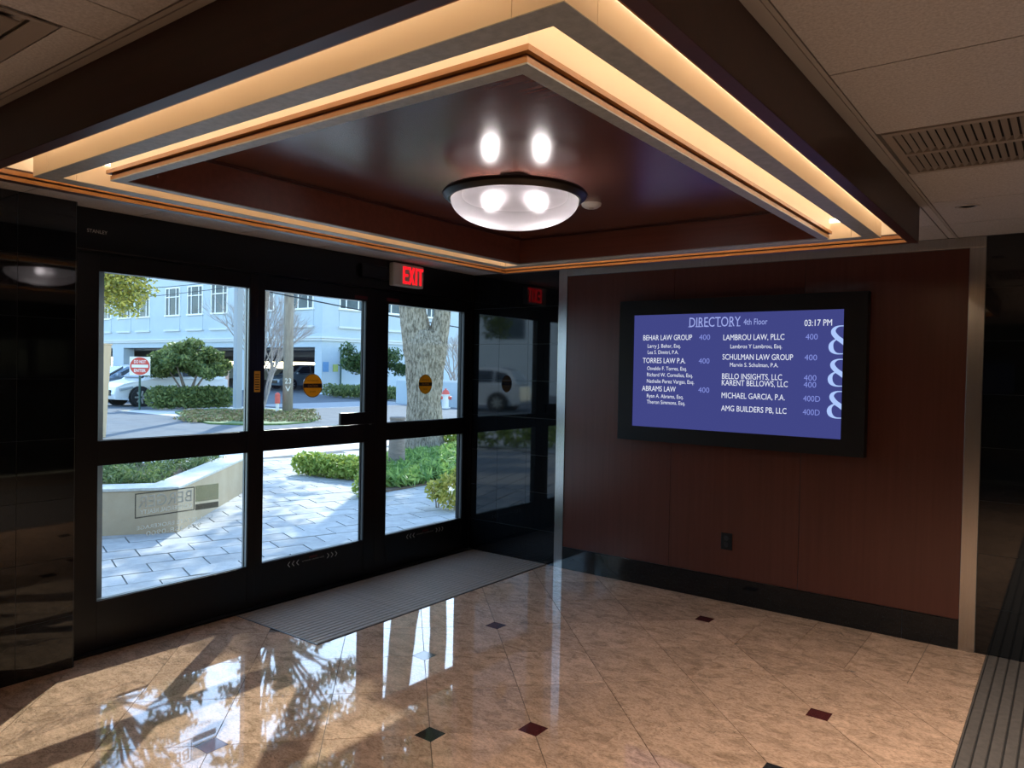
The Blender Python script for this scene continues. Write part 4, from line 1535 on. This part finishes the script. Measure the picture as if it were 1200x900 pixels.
low = [(tuple(CAM + ray(u, v_) * 11.2), (0.29, 0.29, 0.22), 210) for u, v_ in ((128, 330), (140, 325), (152, 330), (162, 338), (135, 345), (148, 350), (158, 345), (145, 360), (128, 352), (130, 315), (150, 312), (165, 318), (120, 335), (125, 300), (150, 295), (168, 305))]
leafy_tree('street_tree', 'yellow green leafy branches hanging into the top of the sidelight', (-9.3, -1.6), 2.6,
           low + cluster((-8.2, 0.0, 4.0), (0.9, 1.0, 0.7), 16, 0.42, 260), 0.033, leaf_autumn, 41)
leafy_tree('street_tree', 'tall loose tree over the walk, mirrored in the polished floor left', (-10.8, 1.6), 3.6,
           cluster((-10.4, 2.2, 6.4), (1.2, 1.5, 1.9), 34, 0.42, 130), 0.08, leaf_dark, 42)
leafy_tree('street_tree', 'tall loose tree over the walk, mirrored in the polished floor by the mat', tuple(on_z(300.5, 489.5, 0)), 4.2,
           cluster((-12.0, 7.2, 7.6), (1.6, 1.7, 2.1), 38, 0.45, 130), 0.085, leaf_dark, 43)

# ------------------------------------------------------------------ traffic island with poles
isl = [on_z(*q_, 0) for q_ in ((205, 483), (225, 492), (245, 496.5), (290, 498), (330, 497.5), (362, 495), (373, 491.5), (366, 486), (350, 481.5), (300, 479), (250, 479.5))]
q = [(b_[0], b_[1]) for b_ in isl]
if area(q) < 0:
    q.reverse()
structure(MB().prism(q, -0.02, 0.03).build('traffic_island', grass_m), 'grassy traffic island across the street', 'traffic island')
bl = []
rg = random.Random(15)
for k in range(220):
    u = rg.uniform(215, 368)
    v_ = rg.uniform(482, 495)
    p = on_z(u, v_, 0)
    bl.append(((p[0], p[1], 0.05), (0.22, 0.22, 0.04), 22))
o = foliage('island_grass', bl, 0.05, leaf_mid, None, 51, aspect=0.25, shell=0.1)
o['kind'] = 'stuff'
tag(o, 'short grass on the traffic island', 'grass')
o = foliage('fallen_leaves', [((b[0][0], b[0][1], 0.06), (0.3, 0.3, 0.03), 14) for b in bl], 0.05, leaf_dry, None, 52, aspect=0.6, shell=0.1)
o['kind'] = 'stuff'
tag(o, 'dry fallen leaves scattered on the traffic island', 'leaves')

p = on_z(278, 482, 0)
sp_ = thing('street_pole', 'pale square concrete street pole behind the sidelight edge', 'pole', (p[0], p[1], 0))
MB().box(p[0] - 0.11, p[0] + 0.11, p[1] - 0.11, p[1] + 0.11, -0.02, 8.5).build('shaft', pole_steel, sp_, bevel=0.02)
MB().box(p[0] - 0.22, p[0] + 0.22, p[1] - 0.22, p[1] + 0.22, -0.02, 0.12).build('footing', concrete, sp_)
kids(sp_)
p = on_z(337, 483.5, 0)
UP = p.copy()
up_ = thing('utility_pole', 'brown wooden utility pole with chalked numbers on the traffic island', 'pole', (p[0], p[1], 0))
MB().tube([(p[0], p[1], -0.02), (p[0], p[1], 4.0), (p[0], p[1], 9.0)], [0.17, 0.155, 0.135], 18).build('shaft', pole_wood, up_, smooth=True)
tc_ = Vector((CAM[0] - p[0], CAM[1] - p[1], 0)).normalized()
rt = Vector((-tc_.y, tc_.x, 0))
rt = rt if rt.dot(Vector(AR)) > 0 else -rt
t = MB()
for s, zz, w in (('23', 0.98, 0.20), ('V', 0.72, 0.16)):
    o0 = Vector((p[0], p[1], zz)) + tc_ * 0.185 - rt * w / 2
    put_text(t, s, o0, rt, (0, 0, 1), width=w, height=0.17)
t.build('pole_number', sign_white, up_)
MB().box(p[0] - 0.7, p[0] + 0.7, p[1] - 0.06, p[1] + 0.06, 8.2, 8.34).build('cross_arm', pole_wood, up_)
kids(up_)
p = on_z(325, 484, 0)
mp_ = thing('marker_post', 'short red and white marker post left of the utility pole', 'post', (p[0], p[1], 0))
MB().tube([(p[0], p[1], 0.0), (p[0], p[1], 0.32)], 0.055, 14).build('white_base', sign_white, mp_)
MB().tube([(p[0], p[1], 0.32), (p[0], p[1], 0.62), (p[0], p[1], 0.68)], [0.085, 0.085, 0.03], 14).build('red_sleeve', post_red, mp_)
kids(mp_)


# bare crape myrtles
def bare_tree(name, label, base, h, spread, seed, levels=4, r0=0.045, n0=6):
    t = thing(name, label, 'tree', (base[0], base[1], 0))
    rg = random.Random(seed)
    stems, twigs = MB(), MB()

    def grow(p, d, ln_, r_, lv):
        e = p + d * ln_
        mid = p + d * ln_ * 0.5 + Vector((rg.uniform(-1, 1), rg.uniform(-1, 1), 0)) * ln_ * 0.06
        (stems if lv >= levels - 1 else twigs).tube([tuple(p), tuple(mid), tuple(e)], [r_, r_ * 0.8, r_ * 0.6], 6 if lv >= levels - 1 else 4, cap=False)
        if lv == 0:
            return
        for k in range(3 if lv > 1 else 4):
            nd = (d + Vector((rg.uniform(-1, 1), rg.uniform(-1, 1), rg.uniform(-0.3, 0.7))) * 0.55).normalized()
            grow(p + d * ln_ * rg.uniform(0.6, 1.0), nd, ln_ * rg.uniform(0.55, 0.8), r_ * 0.55, lv - 1)
    for k in range(n0):
        a = 6.283 * k / n0 + rg.uniform(-.3, .3)
        d = Vector((math.cos(a) * spread, math.sin(a) * spread, 1)).normalized()
        grow(Vector((base[0], base[1], -0.02)), d, h * 0.42, r0, levels)
    stems.build('stems', twig_m, t)
    twigs.build('twigs', twig_m, t)
    kids(t)
    return t


p = on_z(309, 478, 0)
bare_tree('bare_tree', 'leafless many stemmed tree left of the utility pole', p, 4.2, 0.26, 5, levels=5, r0=0.05, n0=9)
p = on_z(537, 472, 0)
bare_tree('bare_tree', 'leafless small tree at the right edge beyond the oak', p, 3.6, 0.34, 6, levels=4, r0=0.05)

# ------------------------------------------------------------------ hedge, clipped tree, sign, cars
hz0, hz1 = on_z(190, 480.5, 0), on_z(271, 479, 0)
bl = []
for k in range(14):
    f = k / 13
    p = hz0 * (1 - f) + hz1 * f + np.array([-0.40, 0.0, 0])
    bl.append(((p[0], p[1], 0.42), (0.42, 0.36, 0.40), 520))
shrub('clipped_hedge', 'long clipped green hedge below the dome shaped tree', bl, 0.062, leaf_mid, 61, stems=14)
c = CAM + ray(221, 424) * 27.0
ct = thing('dome_tree', 'dome shaped clipped tree above the hedge', 'tree', (c[0], c[1], 0))
bl = []
rg = random.Random(9)
for k in range(64):
    a, b = rg.uniform(0, 6.283), rg.random() ** 0.5
    x_, y_ = math.cos(a) * b * 1.28, math.sin(a) * b * 1.28
    zt_ = 1.12 + 1.30 * math.sqrt(max(0, 1 - (b * 0.93) ** 2)) * rg.uniform(0.35, 1.0) - 0.10
    bl.append(((c[0] + x_, c[1] + y_, zt_), (0.30, 0.30, 0.24), 330))
foliage('crown', bl, 0.062, leaf_mid, ct, 62, shell=0.1)
s = MB()
for k in range(6):
    a = 6.283 * k / 6
    s.tube([(c[0] + math.cos(a) * 0.06, c[1] + math.sin(a) * 0.1, -0.02), (c[0] + math.cos(a) * 0.25, c[1] + math.sin(a) * 0.3, 0.75), (c[0] + math.cos(a) * 0.75, c[1] + math.sin(a) * 0.75, 1.5)], [0.05, 0.04, 0.02], 7)
s.build('stems', bark_grey, ct)
kids(ct)

p = on_z(163.5, 479.5, 0)
sg = thing('road_sign', 'square white sign with red do not enter disc on a green post', 'road sign', (p[0], p[1], 0))
tc_ = Vector((CAM[0] - p[0], CAM[1] - p[1], 0)).normalized()
rt = Vector((-tc_.y, tc_.x, 0))
rt = rt if rt.dot(Vector(AR)) > 0 else -rt
DS = (p - CAM) @ AF
zc = (CAM + ray(163, 429) * DS)[2]
MB().tube([(p[0], p[1], -0.02), (p[0], p[1], zc + 0.28)], 0.035, 10).build('post', pole_green, sg)
pc = Vector((p[0], p[1], zc)) + tc_ * 0.045


def plate(mb, c, hw, th, off):
    a = [c + tc_ * off + rt * x_ * hw + Vector((0, 0, z_ * hw)) for x_, z_ in ((-1, -1), (1, -1), (1, 1), (-1, 1))]
    b = [q_ + tc_ * th for q_ in a]
    return mb.sweep([tuple(q_) for q_ in a], [tuple(q_) for q_ in b])


plate(MB(), pc, 0.315, 0.006, 0).build('plate', sign_white, sg)
t = MB()
n = 40
A_ = [tuple(pc + tc_ * 0.007 + (rt * math.cos(6.283 * k / n) + Vector((0, 0, math.sin(6.283 * k / n)))) * 0.30) for k in range(n)]
t.sweep(A_, [tuple(Vector(q_) + tc_ * 0.002) for q_ in A_])
t.build('red_disc', sign_red, sg)
t = MB()
o0 = pc + tc_ * 0.0105
t.poly([tuple(o0 + rt * x_ * 0.25 + Vector((0, 0, z_ * 0.05))) for x_, z_ in ((-1, -1), (1, -1), (1, 1), (-1, 1))])
put_text(t, 'DO NOT', o0 - rt * 0.18 + Vector((0, 0, 0.10)), rt, (0, 0, 1), width=0.36, height=0.10, offset=0.02)
put_text(t, 'ENTER', o0 - rt * 0.18 + Vector((0, 0, -0.20)), rt, (0, 0, 1), width=0.36, height=0.10, offset=0.02)
t.build('sign_lettering', sign_white, sg)
kids(sg)


def car(label, pos, heading, paint, length=4.45, width=1.82, height=1.66, group=None):
    """pos = ground point under the car's centre, heading = direction of its nose in plan (radians)"""
    root = thing('parked_car', label, 'car', (pos[0], pos[1], -0.015), group)
    h = Vector((math.cos(heading), math.sin(heading), 0))
    s = Vector((-h.y, h.x, 0))
    O = Vector((pos[0], pos[1], -0.015))
    L2 = length / 2

    def W(x_, y_, z_):
        return tuple(O + h * x_ + s * y_ + Vector((0, 0, z_)))
    hw = width / 2
    # lower body: side outline and half width at each point
    low_ = [(-L2, .38, .80), (-L2 + .04, .98, .86), (-L2 + .3, 1.05, .88), (-.9, 1.06, .90), (.75, 1.03, .90), (1.2, .98, .88), (L2 - .35, .84, .82), (L2 - .06, .70, .74), (L2, .46, .72), (L2 - .05, .26, .74), (L2 - .5, .24, .86), (-L2 + .4, .24, .86), (-L2 + .05, .28, .80)]
    mb = MB()
    mb.sweep([W(a, -hw * w, z) for a, z, w in low_], [W(a, hw * w, z) for a, z, w in low_])
    mb.build('body', paint, root, bevel=0.03)
    cab = [(-L2 + .12, 1.03, .86), (-L2 + .42, height - .10, .68), (-L2 + .9, height, .66), (-.1, height + .005, .66), (.45, height - .09, .66), (1.28, .97, .84)]
    mb = MB()
    mb.sweep([W(a, -hw * w, z) for a, z, w in cab], [W(a, hw * w, z) for a, z, w in cab])
    mb.build('cabin', paint, root, bevel=0.02)
    # side glass, windscreen, rear glass: thin panes set on the cabin
    for sd in (-1, 1):
        def wid(z):
            return hw * (0.86 + (0.665 - 0.86) * (z - 1.0) / (height - 1.0)) + 0.012
        for q_ in ([(.95, 1.08), (.38, height - .15), (-.22, height - .09), (-.22, 1.09)], [(-.30, 1.09), (-.30, height - .09), (-1.12, height - .11), (-1.12, 1.10)], [(-1.20, 1.10), (-1.20, height - .12), (-1.62, height - .20), (-1.80, 1.12)]):
            A_ = [W(a, sd * wid(z), z) for a, z in q_]
            B_ = [W(a, sd * (wid(z) + 0.006), z) for a, z in q_]
            MB().sweep(A_, B_).build('side_window', car_glass, root)
        MB().sweep([W(a, sd * (hw * .74 + .03), z) for a, z in ((L2 - .16, .66), (L2 - .62, .74), (L2 - .62, .66), (L2 - .16, .58))],
                   [W(a, sd * (hw * .86 + .015), z) for a, z in ((L2 - .16, .66), (L2 - .62, .74), (L2 - .62, .66), (L2 - .16, .58))]).build('head_lamp', lens_m, root)
        MB().sweep([W(a, sd * (hw * .86 + .0), z) for a, z in ((1.0, 1.02), (.84, 1.02), (.84, 1.16), (.98, 1.14))], [W(a, sd * (hw + .10), z) for a, z in ((1.0, 1.02), (.84, 1.02), (.84, 1.16), (.98, 1.14))]).build('wing_mirror', paint, root, bevel=0.015)
    MB().sweep([W(.52, -hw * .60, height - .11), W(.52, hw * .60, height - .11), W(1.22, hw * .74, 1.03), W(1.22, -hw * .74, 1.03)],
               [W(.57, -hw * .60, height - .07), W(.57, hw * .60, height - .07), W(1.27, hw * .74, 1.07), W(1.27, -hw * .74, 1.07)]).build('windscreen', car_glass, root)
    MB().sweep([W(L2 - .02, -hw * .45, .60), W(L2 - .02, hw * .45, .60), W(L2 - .01, hw * .5, .40), W(L2 - .01, -hw * .5, .40)],
               [W(L2 + .015, -hw * .45, .60), W(L2 + .015, hw * .45, .60), W(L2 + .02, hw * .5, .40), W(L2 + .02, -hw * .5, .40)]).build('grille', tv_black, root)
    for a in (1.36, -1.34):
        for sd in (-1, 1):
            arch = MB()
            n_ = 20
            A_ = [W(a + .42 * math.cos(6.283 * k / n_), sd * (hw * .90), .35 + .40 * math.sin(6.283 * k / n_)) for k in range(n_)]
            B_ = [W(a + .42 * math.cos(6.283 * k / n_), sd * (hw * .925), .35 + .40 * math.sin(6.283 * k / n_)) for k in range(n_)]
            arch.sweep(A_, B_).build('wheel_arch', black_rubber, root)
            A_ = [W(a + .345 * math.cos(6.283 * k / n_), sd * (hw * .80), .345 + .345 * math.sin(6.283 * k / n_)) for k in range(n_)]
            B_ = [W(a + .345 * math.cos(6.283 * k / n_), sd * (hw * .985), .345 + .345 * math.sin(6.283 * k / n_)) for k in range(n_)]
            tyre = MB().sweep(A_, B_).build('wheel', tyre_m, root, bevel=0.02)
            rim = MB()
            for k in range(7):
                g = 6.283 * k / 7
                d_ = (math.cos(g), math.sin(g))
                e_ = (-math.sin(g), math.cos(g))
                pts = [(d_[0] * r_ + e_[0] * w_, d_[1] * r_ + e_[1] * w_) for r_, w_ in ((.03, -.035), (.23, -.028), (.23, .028), (.03, .035))]
                rim.sweep([W(a + x_, sd * hw * .985, .345 + z_) for x_, z_ in pts], [W(a + x_, sd * hw * 1.0, .345 + z_) for x_, z_ in pts])
            rim.build('rim_spokes', rim_m, tyre)
    kids(root)
    # sub-parts keep their world position too
    for c_ in root.children:
        for g_ in c_.children:
            g_.matrix_parent_inverse = Matrix.Identity(4)
    return root


p = on_z(161, 478.5, 0)
car('white sport utility car parked behind the hedge and road sign', (p[0] - 2.0, p[1] + 2.05), -math.pi / 2, white_paint)
car('dark blue car parked behind the white car, mostly hidden', (p[0] - 5.6, p[1] + 2.5), -math.pi / 2, blue_paint, height=1.5)

c = CAM + ray(254, 440) * 33.0
bp_ = thing('stone_pillar', 'pinkish tan square pillar behind the dome tree', 'pillar', (c[0], c[1], 0))
MB().box(c[0] - 0.36, c[0] + 0.36, c[1] - 0.36, c[1] + 0.36, -0.02, 1.30).build('shaft', brick_m, bp_)
MB().box(c[0] - 0.40, c[0] + 0.40, c[1] - 0.40, c[1] + 0.40, 1.30, 1.38).build('cap', brick_m, bp_)
kids(bp_)

# beige tapered pillar at the left edge of the sidelight
c = on_z(119, 513, 0)
Dp = (c - CAM) @ AF
tp = CAM + ray(121, 404) * Dp
bpl = thing('beige_pillar', 'beige tapered pillar at the far left edge of the sidelight', 'pillar', (c[0], c[1], 0))
rr = Vector((AR[0], AR[1], 0)).normalized()
ff = Vector((AF[0], AF[1], 0)).normalized()
kk = Dp / FPX
b0 = Vector((c[0], c[1], -0.02))
t0 = Vector((c[0], c[1], tp[2]))
A_ = [b0 + rr * x_ * kk + ff * y_ for x_, y_ in ((-24, 0), (-4, 0), (-4, .3), (-24, .3))]
B_ = [t0 + rr * x_ * kk + ff * y_ for x_, y_ in ((-24, 0), (2, 0), (2, .3), (-24, .3))]
MB().sweep([tuple(q_) for q_ in A_], [tuple(q_) for q_ in B_]).build('shaft', beige_m, bpl, bevel=0.01)
A_ = [t0 + rr * x_ * kk + ff * y_ for x_, y_ in ((-25, -.02), (2.5, -.02), (2.5, .32), (-25, .32))]
MB().sweep([tuple(q_) for q_ in A_], [tuple(q_ + Vector((0, 0, .03))) for q_ in A_]).build('cap', beige_m, bpl)
kids(bpl)

# ------------------------------------------------------------------ office building across the street
BX, BYF = -29.8, 22.5
bld = thing('office_building', 'pale office building with white framed windows across the street', 'building', (BX, BYF, 0))
HB = 11.5
# upper storeys
MB().box(-80, BX, BYF, 60, 2.66, HB).build('upper_wall', facade, bld)
MB().box(-80.2, BX + 0.2, BYF - 0.2, 60, HB, HB + 0.35).build('parapet', facade_trim, bld)
MB().box(-80, BX + 0.12, BYF - 0.12, 60, 3.02, 3.16).build('string_course', facade_trim, bld)
MB().box(-80, BX + 0.20, BYF - 0.20, 60, 3.16, 3.26).build('string_course', facade_trim, bld)
# ground floor piers, with the open garage between
for a, b in ((-80, -56.2), (-54.3, -52.6), (-46.0, -44.6), (-38.4, -37.0), (-30.42, BX)):
    MB().box(a, b, BYF, BYF + 0.8, -0.03, 2.66).build('pier', facade, bld)
MB().box(BX - 0.8, BX, BYF + 0.8, 60, -0.03, 2.66).build('side_wall', facade, bld)
MB().box(-80, BX - 0.8, BYF + 0.8, 60, 2.50, 2.66).build('garage_ceiling', garage_dark, bld)
MB().box(-80, BX - 0.8, 44, 44.3, -0.03, 1.25).build('garage_parapet', facade, bld)
MB().box(-80, BX - 0.8, 44, 44.3, 1.95, 2.5).build('garage_beam', garage_dark, bld)
for yb5 in (26.0, 30.0, 34.0, 38.0):
    MB().box(-80, BX - 0.8, yb5, yb5 + 0.4, 2.15, 2.5).build('garage_beam', garage_dark, bld)
MB().box(-80, BX - 0.8, BYF, 60, -0.029, -0.008).build('garage_floor', asphalt, bld)


def window(kind, u0, u1, z0, z1):
    """three lights, a transom and a white frame; kind 'a' on the front (faces -y), 'b' on the side (faces +x)"""
    d_ = 0.10

    def bx_(mb, a, b, c_, e_, o0, o1):
        if kind == 'a':
            return mb.box(a, b, BYF - o1, BYF - o0, c_, e_)
        return mb.box(BX + o0, BX + o1, a, b, c_, e_)
    fr = MB()
    bx_(fr, u0 - .06, u1 + .06, z1, z1 + .07, 0.002, 0.07)
    bx_(fr, u0 - .12, u1 + .12, z0 - .10, z0, 0.002, 0.12)
    bx_(fr, u0 - .06, u0, z0, z1, 0.002, 0.07)
    bx_(fr, u1, u1 + .06, z0, z1, 0.002, 0.07)
    w_ = u1 - u0
    for f in (0.24, 0.76):
        bx_(fr, u0 + w_ * f - .035, u0 + w_ * f + .035, z0, z1, 0.002, 0.06)
    zt_ = z0 + (z1 - z0) * 0.68
    bx_(fr, u0, u1, zt_ - .03, zt_ + .03, 0.002, 0.061)
    fo = fr.build('window', win_frame, bld)
    for f0, f1 in ((0, .24), (.24, .76), (.76, 1)):
        for a, b in ((z0, zt_), (zt_, z1)):
            bx_(MB(), u0 + w_ * f0, u0 + w_ * f1, a, b, 0.002, 0.02).build('pane', win_glass, fo)
    if z0 > 6:
        return
    lg = MB()
    bx_(lg, u0 - .15, u1 + .15, 3.78, 3.90, 0.002, 0.14)
    lg.build('window_ledge', facade_trim, bld)
    bx_(MB(), u0 - .05, u1 + .05, 3.905, 4.76, 0.002, 0.025).build('window_apron', facade, bld)


for u0 in (-59.3, -56.3, -53.3, -50.56, -46.55, -43.72, -40.87, -36.0, -32.34):
    window('a', u0, u0 + 1.72, 4.91, 6.72)
    window('a', u0, u0 + 1.72, 8.30, 10.1)
for u0 in (23.76, 27.35, 31.0, 34.6, 38.2):
    window('b', u0, u0 + 1.80, 4.95, 6.72)
    window('b', u0, u0 + 1.80, 8.30, 10.1)
MB().box(BX + 0.002, BX + 0.03, 22.58, 22.98, 1.26, 1.82).build('blue_notice', sign_blue, bld)
MB().box(BX + 0.002, BX + 0.03, 23.30, 23.66, 1.27, 1.69).build('lime_notice', sign_green, bld)
MB().tube([(BX + 0.10, 23.80, -0.02), (BX + 0.10, 23.80, 2.66)], 0.05, 8).build('drain_pipe', pole_green, bld)
kids(bld)
for c_ in bld.children:
    for g_ in c_.children:
        g_.matrix_parent_inverse = Matrix.Identity(4)

c = on_y(322, 448, 25.2)
car('blue grey sport utility car in the garage left of the utility pole', (c[0] - 0.3, 27.5), -math.pi / 2, blue_paint)
c = on_y(360, 445, 26)
car('white car in the garage right of the utility pole', (c[0], 28.4), -math.pi / 2, white_paint)

# right hand greenery in front of the side wall
A_, B_ = on_z(386, 465, 0), on_z(470, 470, 0)
bl = []
for k in range(15):
    f = k / 14
    p = A_ * (1 - f) + B_ * f
    bl.append(((p[0], p[1], 0.36), (0.5, 0.5, 0.34), 320))
shrub('clipped_hedge', 'low clipped hedge at the foot of the side wall, right of the amber door decal', bl, 0.07, leaf_mid, 71, stems=10)
p = on_z(445, 464, 0)
leafy_tree('broadleaf_tree', 'bushy dark green tree between the door stiles before the office side wall', p, 1.2,
           [(tuple(np.array(p) + np.array([rg.uniform(-1.6, 1.6), rg.uniform(-1.6, 1.6), rg.uniform(1.2, 2.6)])), (0.5, 0.5, 0.42), 260) for _ in range(34)], 0.085, leaf_dark, 72, rad=0.08)
p, p2 = on_z(464, 472, 0), on_z(545, 478, 0)
lw = thing('garden_wall', 'low pale wall behind the oak trunk', 'wall', (p[0], p[1], 0))
d_ = Vector((p2[0] - p[0], p2[1] - p[1], 0))
nv = Vector((-d_.y, d_.x, 0)).normalized() * 0.2
MB().sweep([(p[0], p[1], -.02), (p2[0], p2[1], -.02), (p2[0] + nv.x, p2[1] + nv.y, -.02), (p[0] + nv.x, p[1] + nv.y, -.02)],
           [(p[0], p[1], 1.0), (p2[0], p2[1], 1.0), (p2[0] + nv.x, p2[1] + nv.y, 1.0), (p[0] + nv.x, p[1] + nv.y, 1.0)]).build('wall_body', facade, lw)
MB().sweep([(p[0], p[1], 1.0), (p2[0], p2[1], 1.0), (p2[0] + nv.x * 1.2, p2[1] + nv.y * 1.2, 1.0), (p[0] + nv.x * 1.2, p[1] + nv.y * 1.2, 1.0)],
           [(p[0], p[1], 1.08), (p2[0], p2[1], 1.08), (p2[0] + nv.x * 1.2, p2[1] + nv.y * 1.2, 1.08), (p[0] + nv.x * 1.2, p[1] + nv.y * 1.2, 1.08)]).build('coping', facade_trim, lw)
kids(lw)
# south side of the forecourt, seen only as a mirror image in the black granite by the doors
bl = []
for k in range(9):
    f = k / 8
    bl.append(((-6.9 + 3.1 * f, -5.6 - 3.0 * f, 0.30), (0.45, 0.45, 0.32), 330))
shrub('low_shrub', 'green shrub row mirrored in the black granite beside the doors', bl, 0.06, leaf_lime, 91, stems=9)
rg = random.Random(101)
leafy_tree('street_tree', 'leafy tree mirrored in the black granite beside the doors, left', (-10.9, -12.0), 2.2, cluster((-10.9, -12.0, 4.0), (1.6, 1.6, 1.4), 34, 0.5, 170), 0.09, leaf_mid, 92)
leafy_tree('street_tree', 'leafy tree mirrored in the black granite beside the doors, right', (-6.4, -16.6), 2.2, cluster((-6.4, -16.6, 3.9), (1.7, 1.7, 1.5), 34, 0.5, 170), 0.09, leaf_mid, 93)
car('pale car mirrored in the black granite beside the doors', (-14.6, -17.5), math.radians(160), white_paint)
wn = thing('neighbour_building', 'plain pale building mirrored far off in the black granite', 'building', (-34, -34, 0))
MB().box(-52, -16, -44, -34, -0.03, 7.5).build('wall_block', facade, wn)
for k in range(7):
    MB().box(-49 + k * 4.6, -47 + k * 4.6, -34.0 + 0.002, -33.93, 3.6, 5.4).build('window', win_glass, wn)
kids(wn)
# hydrant
p = on_z(522, 478, 0)
hy = thing('fire_hydrant', 'white fire hydrant with red cap right of the oak trunk', 'hydrant', (p[0], p[1], 0))
MB().lathe([(0.0, 0.0), (0.20, 0.0), (0.20, 0.05), (0.13, 0.06), (0.13, 0.50), (0.17, 0.52), (0.17, 0.56), (0.0, 0.56)], (p[0], p[1], -0.02), 20).build('barrel', sign_white, hy, smooth=False)
MB().lathe([(0.16, 0.54), (0.15, 0.64), (0.10, 0.72), (0.04, 0.75), (0.04, 0.80), (0.0, 0.80)], (p[0], p[1], -0.02), 20).build('bonnet', post_red, hy, smooth=True)
for s in (-1, 1):
    MB().tube([(p[0] + rr.x * s * 0.10, p[1] + rr.y * s * 0.10, 0.40), (p[0] + rr.x * s * 0.24, p[1] + rr.y * s * 0.24, 0.40)], 0.07, 12).build('outlet_cap', post_red, hy)
kids(hy)
# overhead wires
for k, (a, b, lab) in enumerate((((120, 341, 30), (300, 326, 24), 'thin overhead wire crossing the sidelight view, upper'), ((120, 352, 30), (300, 333, 24), 'thin overhead wire crossing the sidelight view, lower'),
                                 ((300, 339, 24), (545, 385, 30), 'black overhead cable sloping across both door panes'))):
    P, Q = CAM + ray(a[0], a[1]) * a[2], CAM + ray(b[0], b[1]) * b[2]
    P2, Q2 = P + (P - Q) * 0.7, Q + (Q - P) * 0.7
    tag(MB().tube([tuple(P2), tuple(P), tuple((P + Q) / 2 - np.array([0, 0, 0.05])), tuple(Q), tuple(Q2)], 0.012 if k < 2 else 0.022, 5).build('overhead_wire', wire_m), lab, 'wire', 'overhead wires')
